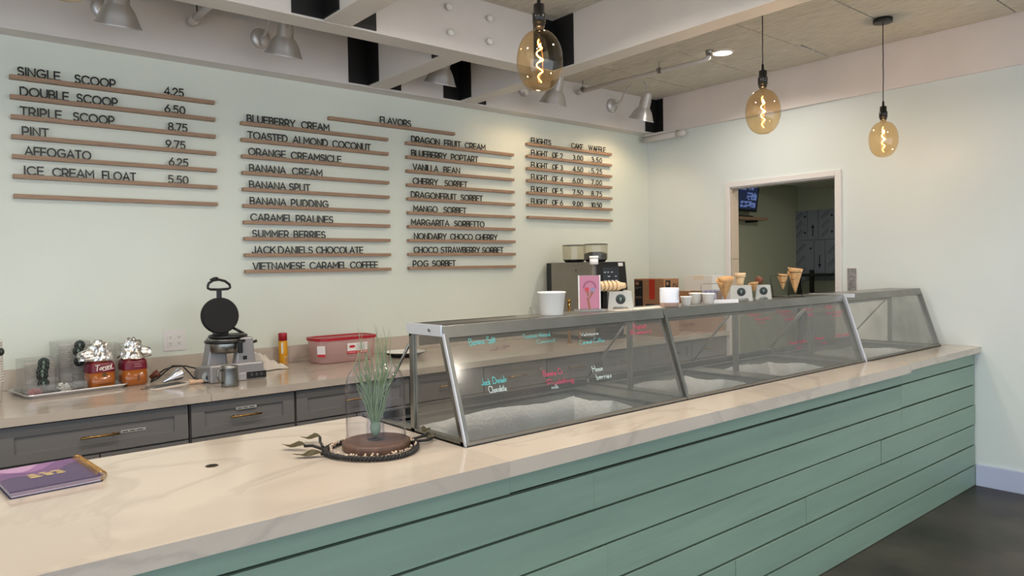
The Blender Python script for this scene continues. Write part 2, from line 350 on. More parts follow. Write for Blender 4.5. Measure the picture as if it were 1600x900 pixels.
# girders and joists, all with their undersides at one level
bm = new(); box(bm, -3.0, HY, HZ, XR - .025, YB, ZC + .05)
h1 = struct('trim_2', bm, M_beam)
cr = struct('trim_3', B(-3.0, 3.447, HZ + .002, 3.268, 3.59, ZC + .05), M_beam)
jA = struct('trim_4', B(1.665, -4.0, HZ + .004, 1.815, 3.447, ZC + .05), M_beam)
jB = struct('trim_5', B(2.49, 3.59, HZ + .004, 2.64, HY, ZC + .05), M_beam)
jC = struct('trim_6', B(3.268, -4.0, HZ + .003, 3.408, HY, ZC + .05), M_beam)
def bracket(parent, x, y, sx, sy, legx=.17, legy=.10, z0=HZ + .012, z1=ZC - .004):
    """angle cleat: one flange on the girder face (along x), one on the joist side (along y)"""
    bm = new(); t = .008
    box(bm, min(x, x + sx * legx), min(y, y + sy * t), z0, max(x, x + sx * legx), max(y, y + sy * t), z1)
    box(bm, min(x, x + sx * t), min(y, y + sy * legy), z0, max(x, x + sx * t), max(y, y + sy * legy), z1)
    o = obj('steel_bracket', bm, M_black, parent)
    for zz in (z0 + .09, z1 - .09):
        b2 = new(); lathe(b2, [(.012, 0), (.012, .008)], 8, M=T(x + sx * t, y + sy * legy * .5, zz) @ rot('Y', 90 * sx)); obj('bolt', b2, M_black, o)
    return o
for b, x in ((jB, 2.49), (jC, 3.268)):
    bracket(b, x, HY, -1, -1, .15, .15); bracket(b, x + (.15 if b == jB else .14), HY, 1, -1, .11, .12)
bracket(jC, 3.268, 3.447, -1, -1, .17, .19); bracket(jA, 1.665, 3.447, -1, -1, .17, .18); bracket(jA, 1.815, 3.447, 1, -1, .15, .12)
bracket(jB, 2.49, 3.59, -1, 1, .12, .1); bracket(h1, XR - .025, HY, -1, -1, .16, .09)
# baseboard right, door frame
struct('baseboard_right', B(XR - .018, -4.0, 0, XR, 1.76, .147), M_base, bevel=.003)
d = structempty('door_1', (XR, 3.21, 0))
def DB(name, y0, z0, y1, z1, x0, x1, m): return struct(name, B(x0 - XR, y0 - 3.21, z0, x1 - XR, y1 - 3.21, z1), m, d, .002)
DB('door_casing', dy1, 0, dy1 + .042, dz + .045, XR - .018, XR + .001, M_white); DB('door_casing', dy0 - .046, 0, dy0, dz + .045, XR - .018, XR + .001, M_white)
DB('door_casing', dy0, dz, dy1, dz + .045, XR - .018, XR + .001, M_white)
M_jamb = mat('tan_jamb', (196, 178, 158), .5)
DB('door_jamb', dy1 - .012, 0, dy1, 1.60, XR, XR + .108, M_jamb); DB('door_jamb', dy1 - .012, 1.604, dy1, dz, XR, XR + .108, M_jamb); DB('door_jamb', dy0, 0, dy0 + .012, dz, XR, XR + .108, M_white); DB('door_jamb', dy0 + .012, dz - .012, dy1 - .012, dz, XR, XR + .108, M_white)
# kitchen beyond the door
M_kw = mat('kitchen_wall_paint', (176, 178, 158), .6)
struct('wall_kitchen', B(XR + .105, 4.56, 0, 8.4, YB, 2.7), M_kw)
struct('wall_kitchen_far', B(8.4, 1.5, 0, 8.55, YB, 2.7), M_kw)
struct('wall_kitchen_near', B(XR + .105, 1.4, 0, 8.55, 1.5, 2.7), M_kw)
struct('ceiling_kitchen', B(XR + .105, 1.4, 2.62, 8.55, YB, 2.72), M_kw)
l = bpy.data.lights.new('kitchen_fill', 'AREA'); l.size = .5; l.energy = 22; l.color = (1, .95, .85)  # unseen area lamp added to brighten the room beyond the door
lo = bpy.data.objects.new('kitchen_fill', l); COL.objects.link(lo); lo.location = (6.5, 2.4, 2.6)
pw = thing('film_covered_steel_panels', 'dark steel wall panels in printed protective film seen through the doorway', 'wall panels', (8.38, 3.7, 0))
M_film = mat('film_on_steel', (128, 134, 144), .4, .0, var=.06, vscale=3)
M_film2 = mat('film_print', (26, 30, 48), .5)
def farY(px, py): 
    dd = cam2world(Vector((px - 800, py - 450, F))); return (EYE + dd * (8.36 / dd.x))
edges = {0: [1238.5, 1261.6, 1278.5, 1304, 1330], 1: [1238.5, 1271.7, 1289, 1316, 1330]}
for row, (za, zb) in enumerate(((1.832, 2.185), (1.34, 1.826))):
    e = edges[row]
    for a, b in zip(e, e[1:]):
        ya, yb = farY(b, 350).y + .003, farY(a, 350).y - .003
        p = obj('steel_panel', B(-.02, ya - 3.7, za, 0, yb - 3.7, zb), M_film, pw)
        bm = new(); f = lambda u, v, w_: (-.0215, yb - 3.7 - u, za + v); W_ = yb - ya; H_ = zb - za
        if W_ < .14:
            s = 1 if row == 0 else -1; cxx = W_ / 2; base = .05 if row == 0 else .2
            ribbon(bm, [(cxx, base + (0 if s > 0 else .0)), (cxx, base + .1)], .012, 0, f); tipz = base + (.14 if s > 0 else -.05)
            bm.faces.new([bm.verts.new(f(cxx + dx, zz, 0)) for dx, zz in ((-.022, tipz - s * .05), (.022, tipz - s * .05), (0, tipz))])
        else:
            for k in range(3):
                v0 = .04 + k * H_ * .3; q_ = min(W_ * .45, H_ * .24); ribbon(bm, [(.03, v0), (.03 + q_, v0 + q_)], .006, 0, f); ribbon(bm, [(.05, v0 - .012), (.05 + q_, v0 + q_ - .012)], .004, 0, f)
            for k in range(2): bm.faces.new([bm.verts.new(f(W_ * .85 + .014 * math.cos(t * PI / 4), H_ * (.25 + .55 * k) + .014 * math.sin(t * PI / 4), 0)) for t in range(8)])
        obj('film_print', bm, M_film2, p)
rk = thing('kitchen_rack', 'black metal shelf rack standing before the film-covered panels', 'rack', (8.0, 3.9, 0))
for y in (-.8, .42): obj('upright', B(-.02, y - .02, 0, .02, y + .02, 1.47), M_black, rk); obj('upright', B(.26, y - .02, 0, .3, y + .02, 1.47), M_black, rk)
for z in (.5, .95, 1.40): obj('shelf', B(-.02, -.8, z, .3, .42, z + .03), M_black, rk)
ts = thing('monitor_shelf', 'oak wall shelf carrying the monitor in the kitchen', 'shelf', (6.9, 4.56, 2.04))
obj('shelf_board', B(-.55, -.17, 0, .54, 0, .03), M_oak, ts); 
for x in (-.4, .35): obj('bracket', B(x, -.15, -.02, x + .02, 0, 0), M_blackp, ts)
tv = thing('security_monitor', 'black security monitor with four camera views on the oak kitchen shelf', 'monitor', (6.93, 4.46, 2.07), 0)
Mt = T(0, -.02, .06) @ rot('X', 8)
obj('monitor_body', B(-.36, 0, 0, .36, .03, .40, M=Mt), M_blackp, tv); obj('monitor_foot', B(-.12, -.05, 0, .24, .07, .015), M_blackp, tv); obj('monitor_neck', B(-.03, .02, .01, .05, .04, .1), M_blackp, tv)
scr = obj('screen', B(-.335, -.003, .03, .335, 0, .385, M=Mt), mat('screen_dark', (16, 20, 32), .3, emit=(30, 40, 70), estr=.6), tv)
M_feed = mat('camera_feed', (120, 140, 190), .4, emit=(96, 118, 180), estr=.45, var=.0)
for x0, z0, x1, z1 in ((-.2, .2, .1, .37), (.15, .24, .31, .36), (.13, .13, .32, .21), (.02, .05, .31, .115), (-.3, .05, -.1, .15)):
    bm = new(); n = 7
    for i in range(n):
        for j in range(5):
            if random.random() < .62: box(bm, x0 + (x1-x0)*i/n, -.0045, z0 + (z1-z0)*j/5, x0 + (x1-x0)*(i+1)/n, -.003, z0 + (z1-z0)*(j+1)/5, M=Mt)
    obj('camera_view', bm, M_feed, scr)
tag(obj('air_duct', B(7.3, 1.6, 2.43, 8.36, 4.25, 2.61), mat('duct_paint', (190, 188, 174), .5), bevel=.02), 'pale boxed duct under the kitchen ceiling', 'duct')

# ------------------------------------------------------------------ counter
ct = thing('front_counter', 'long service counter clad in sage green painted boards', 'counter', (2.3, 1.763, 0))
def L(x, y, z): return (x - 2.3, y - 1.763, z)
bm = new(); box(bm, *L(-1.2, 1.785, 0), *L(XR - .004, 1.80, .915)); box(bm, *L(-1.2, 2.62, 0), *L(XR - .004, 2.64, .915)); box(bm, *L(-1.2, 1.80, 0), *L(-1.18, 2.62, .915)); obj('counter_frame', bm, M_dark, ct)
rows = [(0, .1415, []), (.1465, .283, [2.708]), (.287, .420, [.9, 3.315, 4.412]), (.4245, .5585, [1.9, 4.145]), (.563, .697, [1.03, 4.414]), (.701, .835, [1.835, 4.415]), (.8395, .915, [1.452, 4.416])]
for k, (z0, z1, js) in enumerate(rows):
    ex = [-1.2] + js + [5.619]
    for a, b in zip(ex, ex[1:]):
        dyy = random.uniform(-.003, .002); o = obj('board', B(*L(a + .0012, 1.765 + dyy, z0 + random.uniform(.0005, .003)), *L(b - .0012, 1.785, z1 - random.uniform(.0005, .004))), M_board, ct, .0015)
SY = 1.706
def slab(label, parts, mid):
    t_ = thing('quartz_countertop', label, 'countertop', (mid[0], mid[1], .915))
    for (x0, y0, z0, x1, y1, z1) in parts:
        obj('slab', B(x0 - mid[0], y0 - mid[1], z0 - .915, x1 - mid[0], y1 - mid[1], z1 - .915), M_slab, t_)
slab('wide cream veined quartz slab in the foreground with the notebook on it', [(-1.2, SY, .915, 1.404, 1.75, .965), (-1.2, 1.75, .93, 1.404, 2.667, .965)], (.1, 2.2))
slab('long narrow cream quartz slab in front of the freezer cases', [(1.4045, SY, .915, 4.402, 1.75, .965), (1.4045, 1.75, .93, 4.402, 1.9335, .965)], (2.9, 1.8))
slab('short quartz slab at the right end of the counter, thinner than the rest', [(4.404, 1.731, .922, XR - .001, 1.9335, .963)], (5.0, 1.8))
slab('narrow quartz filler between the last freezer case and the right wall', [(5.505, 1.937, .922, XR - .001, 2.667, .963)], (5.56, 2.3))
gr = thing('cable_grommet', 'small dark bronze grommet hole in the cream countertop', 'grommet', (.704, 2.305, .965))
bm = new(); lathe(bm, [(.019, 0), (.019, .0015), (.0155, .0015), (.0155, .0004)], 24, cap1=False); obj('ring', bm, mat('bronze', (92, 74, 52), .4, .8), gr)
bm = new(); lathe(bm, [(.0155, 0.0002), (.0155, .0006)], 24); obj('cap', bm, M_dark, gr)

# ------------------------------------------------------------------ freezer cases
ZT = .965
def well(root, x0, x1, y0=1.985, y1=2.50):
    bm = new(); box(bm, x0, y0, -.42, x1, y1, -.40); o = obj('well_floor', bm, M_steeld, root)
    # frost lining: four lumpy walls
    bm = new()
    def wallgrid(pa, pb, nrm, n=34, m=9):
        g_ = []
        for i in range(n + 1):
            t = i / n; row = []; top = -.022 - .016 * (math.sin(t * 9 + x0 * 7) * .5 + .5) - random.uniform(0, .004)
            for j in range(m + 1):
                s = j / m; z = top + (-.40 - top) * s; bulge = (.030 if j > 0 else .0) * (1 - s * .75) + random.uniform(-.003, .003)
                row.append(bm.verts.new((pa[0] + (pb[0]-pa[0]) * t + nrm[0] * bulge, pa[1] + (pb[1]-pa[1]) * t + nrm[1] * bulge, z)))
            g_.append(row)
        for i in range(n):
            for j in range(m):
                f = bm.faces.new((g_[i][j], g_[i+1][j], g_[i+1][j+1], g_[i][j+1])); f.smooth = True
    e = .004
    wallgrid((x0, y1 - e), (x1, y1 - e), (0, -1)); wallgrid((x1 - e, y0), (x1 - e, y1), (-1, 0)); wallgrid((x0 + e, y0), (x0 + e, y1), (1, 0)); wallgrid((x0, y0 + e), (x1, y0 + e), (0, 1))
    obj('frost', bm, M_frost, root, kind='stuff')
    bm = new(); t = .006
    for a in ((x0 - t, y0 - t, x1 + t, y0), (x0 - t, y1, x1 + t, y1 + t), (x0 - t, y0, x0, y1), (x1, y0, x1 + t, y1)): box(bm, a[0], a[1], -.41, a[2], a[3], -.002)
    obj('well_liner', bm, M_steeld, root)
def case(name, label, x0, x1, wells, posts, left_end, right_end, texts):
    R_ = thing(name, label, 'freezer case', (0, 0, ZT), 0, None); R_.location = (x0, 0, ZT)
    o_ = lambda *a, **k: obj(*a, **k)
    # deck with openings
    bm = new(); ex = [0]
    for a, b in wells: ex += [a, b]
    ex.append(x1 - x0); ex = [0] + [v for ab in wells for v in (ab[0] - x0, ab[1] - x0)] + [x1 - x0]
    for k in range(0, len(ex), 2): box(bm, ex[k], 1.95, -.012, ex[k+1], 2.66, .003)
    for a, b in wells: box(bm, a - x0, 1.95, -.012, b - x0, 1.985, .003); box(bm, a - x0, 2.50, -.012, b - x0, 2.66, .003)
    o_('deck', bm, M_steeld, R_)
    for a, b in wells: well(R_, a - x0, b - x0)
    o_('rear_gasket', B(0.02, 2.53, .003, x1 - x0 - .02, 2.555, .032), M_black, R_)
    W_ = x1 - x0; t = .016
    # top shelf: folded sheet with front lip
    bm = new(); prism(bm, [(2.070, .399), (2.285, .399), (2.285, .385), (2.279, .385), (2.279, .393), (2.077, .393), (2.064, .355), (2.058, .357)], 'x', 0, W_)
    o_('top_shelf', bm, M_steel, R_, .001)
    if left_end == 'bar':
        bm = new()
        for k in range(34):
            for yy in (2.10, 2.245): box(bm, .03 + k * .0135, yy, .399, .038 + k * .0135, yy + .014, .3996)
        o_('vent_slots', bm, M_dark, R_, kind='stuff')
    o_('rear_flap', B(.03, 2.262, .315, W_ - .03, 2.266, .352), glassy('flap', (200, 200, 195), .1, .1, .35, (120, 118, 110)), R_)
    o_('rear_rail', B(.0, 2.272, .352, W_, 2.285, .36), M_steel, R_)
    # bottom rails
    o_('bottom_rail', B(0, 1.938, .0, W_, 1.952, .014), M_steel, R_); o_('rail_seal', B(0, 1.934, -.0005, W_, 1.945, .003), M_black, R_)
    # front pane, leaning back
    bm = new(); prism(bm, [(1.947, .012), (1.952, .012), (2.073, .362), (2.068, .362)], 'x', .012, W_ - .012)
    pane = o_('front_glass', bm, M_glass, R_)
    def slant(x, wd, m, nm, off=0, th=.012):
        bm = new(); prism(bm, [(1.940 - off, 0.0), (1.940 + th + .004, 0.0), (2.068 + th - .004, .372), (2.060 - off, .372)], 'x', x, x + wd); return o_(nm, bm, m, R_)
    def end(x, side):
        slant(x, .018, M_steel, 'slanted_bar', 0, .03); 
        if side == 'bright':
            slant(x - .003, .004, M_bright, 'slanted_edge_strip', .002, .006)
        o_('rear_post', B(x, 2.262, 0, x + .018, 2.286, .39), M_steel, R_)
        bm = new(); prism(bm, [(1.965, .004), (2.262, .004), (2.262, .385), (2.085, .385)], 'x', x + .006, x + .010); o_('end_glass', bm, M_glass, R_)
        o_('end_sill', B(x, 1.95, 0, x + .016, 2.66, .012), M_steel, R_)
        bm = new(); tube(bm, [(x + .009, 2.272, .35), (x + .009, 2.56, .03)], .006, 6); o_('brace', bm, M_steel, R_)
    end(0.0, 'bright' if left_end else '')
    if left_end == 'bar': 
        o_('end_cap_bar', B(-.006, 2.070, .362, .002, 2.290, .401), M_bright, R_)
        bm = new(); lathe(bm, [(.006, 0), (.006, .004)], 12, M=T(-.006, 2.14, .381) @ rot('Y', -90)); o_('screw', bm, M_steeld, R_)
    if left_end == 'wide':
        bm = new(); prism(bm, [(1.934, 0), (1.978, 0), (2.105, .362), (2.29, .362), (2.29, .385), (2.0, .402), (2.02, .36)], 'x', -.004, .002)
        bm.free(); bm = new()
        prism(bm, [(1.932, 0), (1.962, 0), (2.085, .345), (2.085, .38), (2.055, .38)], 'x', -.008, .004); o_('slanted_cover', bm, M_bright, R_)
        o_('end_cap_bar', B(-.008, 2.005, .381, .004, 2.286, .402), M_bright, R_)
    if right_end: end(W_ - .018, right_end)
    for p in posts:
        o_('rear_post', B(p - x0 - .012, 2.262, 0, p - x0 + .012, 2.286, .39), M_steel, R_); bm = new(); tube(bm, [(p - x0, 2.272, .36), (p - x0, 2.56, .03)], .006, 6); o_('brace', bm, M_steel, R_)
    n_ = Vector((0, -.350, .121)).normalized()
    for (px0, px1, py, s, m, hh) in texts:
        # the spot on the leaning pane where the writing stands
        def hit(px, py):
            d_ = cam2world(Vector((px - 800, py - 450, F))); p0 = Vector((0, 1.947, ZT + .012)); t_ = (p0 - EYE).dot(n_) / d_.dot(n_); return EYE + d_ * t_
        a, b = hit(px0, py), hit(px1, py); wd = b.x - a.x; v0 = (a.z + b.z) / 2 - ZT - .012
        k = .121 / .350
        fn = lambda u, v, w_, a=a: (a.x - x0 + u, 1.947 + (v0 + v) * k - .0012, .012 + v0 + v)
        bm = new(); v0 -= .0
        write(bm, s, hh, fn, wd, .10, .16, 0, .06); o_('marker_writing', bm, m, R_)
    return R_
c1 = case('freezer_case', 'leftmost stainless freezer case with slanted glass beside the glass cloche', 1.412, 2.613, [(1.47, 2.47)], [], 'bar', None, [
    (733, 775, 537, 'Banana Split', M_cyan, .022), (752, 792, 599, 'Jack Daniels', M_cyan, .022), (764, 792, 612, 'Chocolate', M_wink, .022), (817, 860, 527, 'Toasted Almond', M_cyan, .016), (838, 868, 535, 'Coconut', M_cyan, .014),
    (907, 935, 524, 'Vietnamese', M_wink, .014), (905, 945, 536, 'Caramel Coffee', M_cyan, .017), (849, 880, 586, 'Banana Cr', M_pink, .020), (855, 897, 599, 'Pudding', M_pink, .020), (926, 942, 580, 'Home', M_wink, .022), (932, 956, 591, 'berries', M_wink, .022), (862, 873, 607, 'milk', M_wink, .015), (775, 797, 543, 'ice cream', M_pur, .011), (765, 790, 547, 'contains nuts', M_pur, .009)])
c2 = case('freezer_case', 'middle stainless freezer case, widest of the three, with pink marker writing', 2.617, 4.338, [(2.72, 3.36), (3.50, 4.22)], [3.511], '', 'x', [
    (990, 1010, 513, 'Poptart', M_pink, .02), (985, 1018, 521, 'Blueberry', M_pink, .018), (1065, 1086, 509, 'Vanilla', M_pur, .016), (1170, 1188, 493, 'Cherry', M_pink, .014), (1180, 1205, 499, 'Sorbet', M_pink, .014), (1182, 1195, 505, 'no', M_pink, .012),
    (1215, 1237, 488, 'Dragon', M_pink, .014), (1222, 1240, 494, 'fruit', M_pink, .014), (1226, 1240, 500, 'Sorbet', M_pink, .014), (1256, 1270, 485, 'Mango', M_pink, .013), (1262, 1271, 493, 'Sorbet', M_pink, .013), (1291, 1301, 482, 'POG', M_pink, .018), (1290, 1318, 489, 'choco strawberry', M_pink, .013), (1300, 1316, 494, 'sorbet', M_pink, .013),
    (1233, 1261, 536, 'Mango Sorbet', M_pink, .016), (1245, 1252, 545, 'df', M_pink, .014), (1274, 1288, 530, 'Margarita', M_pink, .016), (1283, 1292, 537, 'no', M_pink, .014), (1305, 1327, 525, 'Cherry Sorbet', M_pink, .016)])
c3 = case('freezer_case', 'rightmost short freezer case with a bright polished end by the right wall', 4.352, 5.50, [(4.46, 5.38)], [], 'wide', 'x', [])

# ------------------------------------------------------------------ back counter
bc = thing('back_countertop', 'cream quartz countertop running along the menu wall', 'countertop', (1.5, 4.15, .93))
for a, b in ((-1.5, 1.1365), (1.1385, 4.2), (4.2, XR - .002)): obj('slab', B(a - 1.5, 3.70 - 4.15, -.004, b - 1.5, YB - .002 - 4.15, .0348), M_slab, bc)
bs = obj('backsplash', B(-3.0, -.018, 0, 4.129, -.0002, .107), M_slab); bs.location = (1.5, YB - .001, .966); tag(bs, 'low cream quartz backsplash strip along the menu wall', 'backsplash')
cabs = [(-.52, .255), (.262, 1.036), (1.046, 1.578), (1.586, 2.30)] + [(2.306 + .56 * i, 2.86 + .56 * i) for i in range(5)] + [(5.106, 5.62)]
M_lab = mat('white_label', (180, 180, 176), .5)
for k, (a, b) in enumerate(cabs):
    nm = ['grey cabinet at the left edge behind the purple notebook', 'wide grey cabinet under the sheet tray with two doors', 'grey cabinet with one labelled drawer under the waffle maker', 'grey cabinet right of the labelled drawer, partly behind the glass cloche'][k] if k < 4 else 'grey base cabinet %s seen through the freezer glass' % ['first from the left', 'second from the left', 'third from the left', 'fourth from the left', 'fifth from the left', 'last before the wall'][k - 4]
    c = thing('base_cabinet', nm, 'cabinet', ((a + b) / 2, 3.75, 0)); w2 = (b - a) / 2
    obj('carcass', B(-w2, .0, .0, w2, .6, .924), M_cab, c)
    def shaker(name, x0, x1, z0, z1, rail=.062):
        bm = new(); box(bm, x0, -.014, z0, x1, 0, z1)
        for q in ((x0, z0, x0 + rail, z1), (x1 - rail, z0, x1, z1), (x0 + rail, z0, x1 - rail, z0 + rail * .72), (x0 + rail, z1 - rail * .72, x1 - rail, z1)): box(bm, q[0], -.022, q[1], q[2], -.014, q[3])
        return obj(name, bm, M_cab, c)
    dw = shaker('drawer', -w2 + .003, w2 - .003, .754, .917)
    def handle(par, x0, x1, z, vert=False, z1=None):
        bm = new()
        if vert: tube(bm, [(x0, -.045, z), (x0, -.045, z1)], .005, 8); tube(bm, [(x0, -.045, z + .02), (x0, -.02, z + .02)], .004, 6); tube(bm, [(x0, -.045, z1 - .02), (x0, -.02, z1 - .02)], .004, 6)
        else: tube(bm, [(x0, -.045, z), (x1, -.045, z)], .005, 8); tube(bm, [(x0 + .02, -.045, z), (x0 + .02, -.014, z)], .004, 6); tube(bm, [(x1 - .02, -.045, z), (x1 - .02, -.014, z)], .004, 6)
        obj('handle', bm, M_brass, par)
    handle(dw, -.078, .078, .832)
    n2 = 2 if w2 > .33 or k == 1 else 1
    for q in range(n2):
        xa = -w2 + .003 + q * 2 * w2 / n2; xb = -w2 - .003 + (q + 1) * 2 * w2 / n2
        dr = shaker('door', xa, xb, .1, .745); handle(dr, (xb - .045) if q == 0 else (xa + .045), 0, .58, True, .735)
    if k in (1, 2):
        bm = new(); lx, lz = (.09, .832) if k == 1 else (-.045, .868)
        lb = obj('label_strip', B(lx, -.0165 if k == 1 else -.0235, lz - .0065, lx + .105, -.014 if k == 1 else -.022, lz + .0065), M_lab, dw)
        y_ = -.0170 if k == 1 else -.0240
        bm = new(); write(bm, 'small extra waffle cups', .009, lambda u, v, w_: (lx + .004 + u, y_, lz - .004 + v), .096, .16); obj('label_print', bm, M_ink, lb) if False else bm.free()
        bm = new()
        for (u0, u1) in ((.006, .03), (.036, .06), (.066, .094)): box(bm, lx + u0, y_, lz - .002, lx + u1, y_ + .0004, lz + .002)
        obj('label_print', bm, M_ink, dw)
# ------------------------------------------------------------------ menu ledges and letters
def ledge(x0, x1, z, label):
    bm = new(); prism(bm, [(YB, z - .011), (YB - .036, z - .011), (YB - .036, z + .011), (YB, z + .011)], 'x', x0, x1)
    bmesh.ops.translate(bm, verts=bm.verts, vec=(-(x0 + x1) / 2, -YB, -z))
    o = obj('menu_ledge', bm, M_oak); o.location = ((x0 + x1) / 2, YB, z); tag(o, label, 'ledge', 'oak menu ledges on the wall')
letter_me = {}
def letter(ch, kx):
    k = (ch, round(kx, 2))
    if k not in letter_me:
        bm = new(); wd, st = G[ch]; h = .043
        for p in st: ribbon(bm, [(q[0] * h * kx, q[1] * h) for q in p], .0076, .004, lambda u, v, w_: (u, -w_, v))
        bmesh.ops.recalc_face_normals(bm, faces=bm.faces); me = bpy.data.meshes.new('letter'); bm.to_mesh(me); bm.free(); me.materials.append(M_letter); letter_me[k] = me
    return letter_me[k]
def line(words, zc, rowpy, label):
    z0 = zc + .0112; xs_ = [at(words[0][1], rowpy, YB - .032).x]
    t_ = thing('menu_lettering', label, 'lettering', (xs_[0], YB - .030, z0), 0, 'black letters on the menu ledges')
    for s, pa, pb in words:
        xa, xb = at(pa, rowpy, YB - .032).x, at(pb, rowpy, YB - .032).x; Wd = xb - xa - .006; xa += .003; h = .043
        nat = sum(G[c][0] for c in s) * h; gap = (Wd - nat) / max(1, len(s) - 1); kx = 1.0
        if gap < .0085: kx = (Wd - .0085 * (len(s) - 1)) / nat; gap = .0085
        x = xa
        for c in s:
            o = obj('letter', letter(c, kx), None, t_); o.location = (x - xs_[0], 0, random.uniform(-.0006, .0)); o.rotation_euler = (0, random.uniform(-.012, .012), 0)
            x += G[c][0] * h * round(kx, 2) + gap
def rowz(za, zb, n): return [za + (zb - za) * i / (n - 1) for i in range(n)]
C1 = [([('SINGLE', 30, 97), ('SCOOP', 119, 183), ('4.25', 258, 289)], 'single scoop and its price'), ([('DOUBLE', 33, 109), ('SCOOP', 121, 185.5), ('6.50', 258, 290.5)], 'double scoop and its price'),
      ([('TRIPLE', 32, 97), ('SCOOP', 114.5, 179), ('8.75', 262.5, 293)], 'triple scoop and its price'), ([('PINT', 34, 76), ('9.75', 258, 289)], 'pint and its price'),
      ([('AFFOGATO', 37, 141), ('6.25', 262, 292.5)], 'affogato and its price'), ([('ICE', 35, 66), ('CREAM', 79, 144.5), ('FLOAT', 157, 210), ('5.50', 260, 292)], 'ice cream float and its price'), ([], '')]
for (wds, lb), z in zip(C1, rowz(2.609, 1.986, 7)):
    ledge(.443, 1.483, z, 'oak ledge under the %s line on the left of the wall' % lb.split(' and')[0] if lb else 'empty oak ledge at the bottom of the left price list')
    if wds: line(wds, z, 200, 'black letters spelling %s on the left ledges' % lb)
C2 = [[('BLUEBERRY', 386, 461.5), ('CREAM', 470.7, 514.6)], [('TOASTED', 387.4, 449.3), ('ALMOND', 457.4, 512.4), ('COCONUT', 519.3, 579.3)], [('ORANGE', 388, 446.8), ('CREAMSICLE', 454.6, 533.3)],
      [('BANANA', 389.5, 447), ('CREAM', 456.4, 503.7)], [('BANANA', 389.5, 446.8), ('SPLIT', 451.8, 484.7)], [('BANANA', 390.5, 447.4), ('PUDDING', 454.6, 513.3)], [('CARAMEL', 391.4, 457.4), ('PRALINES', 462.3, 520.5)],
      [('SUMMER', 394.2, 451.4), ('BERRIES', 458.9, 508.7)], [('JACK', 393.6, 430.3), ('DANIELS', 434.6, 488.8), ('CHOCOLATE', 493.7, 567.5)], [('VIETNAMESE', 394.8, 476.6), ('CARAMEL', 483.8, 542), ('COFFEE', 547.2, 590.5)]]
C3 = [[('DRAGON', 642, 686.6), ('FRUIT', 693.4, 719.3), ('CREAM', 725.8, 757.8)], [('BLUEBERRY', 642.4, 697.5), ('POPTART', 704.3, 746.3)], [('VANILLA', 644.6, 684.7), ('BEAN', 692.8, 718.3)], [('CHERRY', 644.6, 684), ('SORBET', 694.4, 730)],
      [('DRAGONFRUIT', 641.8, 713), ('SORBET', 719.6, 753.8)], [('MANGO', 646, 683.8), ('SORBET', 692.8, 728.3)], [('MARGARITA', 642.4, 702), ('SORBETTO', 709.6, 756.6)], [('NONDAIRY', 646.8, 697.5), ('CHOCO', 703.4, 738.5), ('CHERRY', 742.9, 777)],
      [('CHOCO', 646.5, 684.4), ('STRAWBERRY', 688.8, 750), ('SORBET', 753.5, 786.4)], [('POG', 645.2, 669.5), ('SORBET', 675.4, 712)]]
def fl_label(wds, col, i):
    s = ' '.join(w_[0] for w_ in wds).lower()
    if 'jack' in s: return 'the chocolate flavour, second from the bottom at left'
    if 'poptart' in s: return 'the second flavour of the right list'
    return s
for col, (CC, xa, xb, za, zb) in (('left', (C2, 1.643, 2.696, 2.504, 1.568)), ('right', (C3, 2.852, 3.882, 2.495, 1.572))):
    for i, (wds, z) in enumerate(zip(CC, rowz(za, zb, 10))):
        lb = fl_label(wds, col, i)
        ledge(xa, xb, z, 'oak ledge under the letters for %s' % lb); line(wds, z, 200 + i * 24, 'black letters for %s' % lb)
ledge(2.24, 3.288, 2.606, 'oak ledge under the flavors heading'); line([('FLAVORS', 593.9, 642.4)], 2.606, 195, 'black letters spelling flavors above the flavour lists')
C4 = [[('FLIGHTS', 830, 861), ('CAKE', 892.6, 911), ('WAFFLE', 919.4, 946)]] + [[('FLIGHT', 830, 856), ('OF', 863, 872), (n_, 875.5, 881.5), (p_, 895, 911), (q_, 924, 940.5)] for n_, p_, q_ in (('2', '3.00', '3.50'), ('3', '4.50', '5.25'), ('4', '6.00', '7.00'), ('5', '7.50', '8.75'), ('6', '9.00', '10.50'))] + [[]]
for i, (wds, z) in enumerate(zip(C4, rowz(2.602, 1.986, 7))):
    lb = ['the flights, cake, waffle heading', 'the two scoop flight', 'the three scoop flight', 'the four scoop flight', 'the five scoop flight', 'the six scoop flight', ''][i]
    ledge(4.034, 5.078, z, 'oak ledge under %s at the right end of the wall' % lb if lb else 'empty oak ledge at the bottom of the flights list')
    if wds: line(wds, z, 225 + i * 20, 'black letters for %s with prices' % lb if i else 'black letters for the flights heading with cake and waffle')
# wall outlet
ol = thing('wall_outlet', 'white double wall outlet above the backsplash', 'outlet', (1.216, YB, 1.165))
obj('outlet_plate', B(-.064, -.006, -.062, .064, 0, .062), M_white, ol, .002)
for x in (-.024, .024):
    r1 = obj('receptacle', B(x - .016, -.009, -.035, x + .016, -.005, .035), M_plasticw, ol, .002)
    bm = new()
    for z in (.018, -.018):
        for dx in (-.006, .005): box(bm, x + dx, -.0098, z - .003, x + dx + .002, -.009, z + .006)
        box(bm, x - .002, -.0098, z - .009, x + .002, -.009, z - .005)
    obj('slots', bm, M_dark, r1)
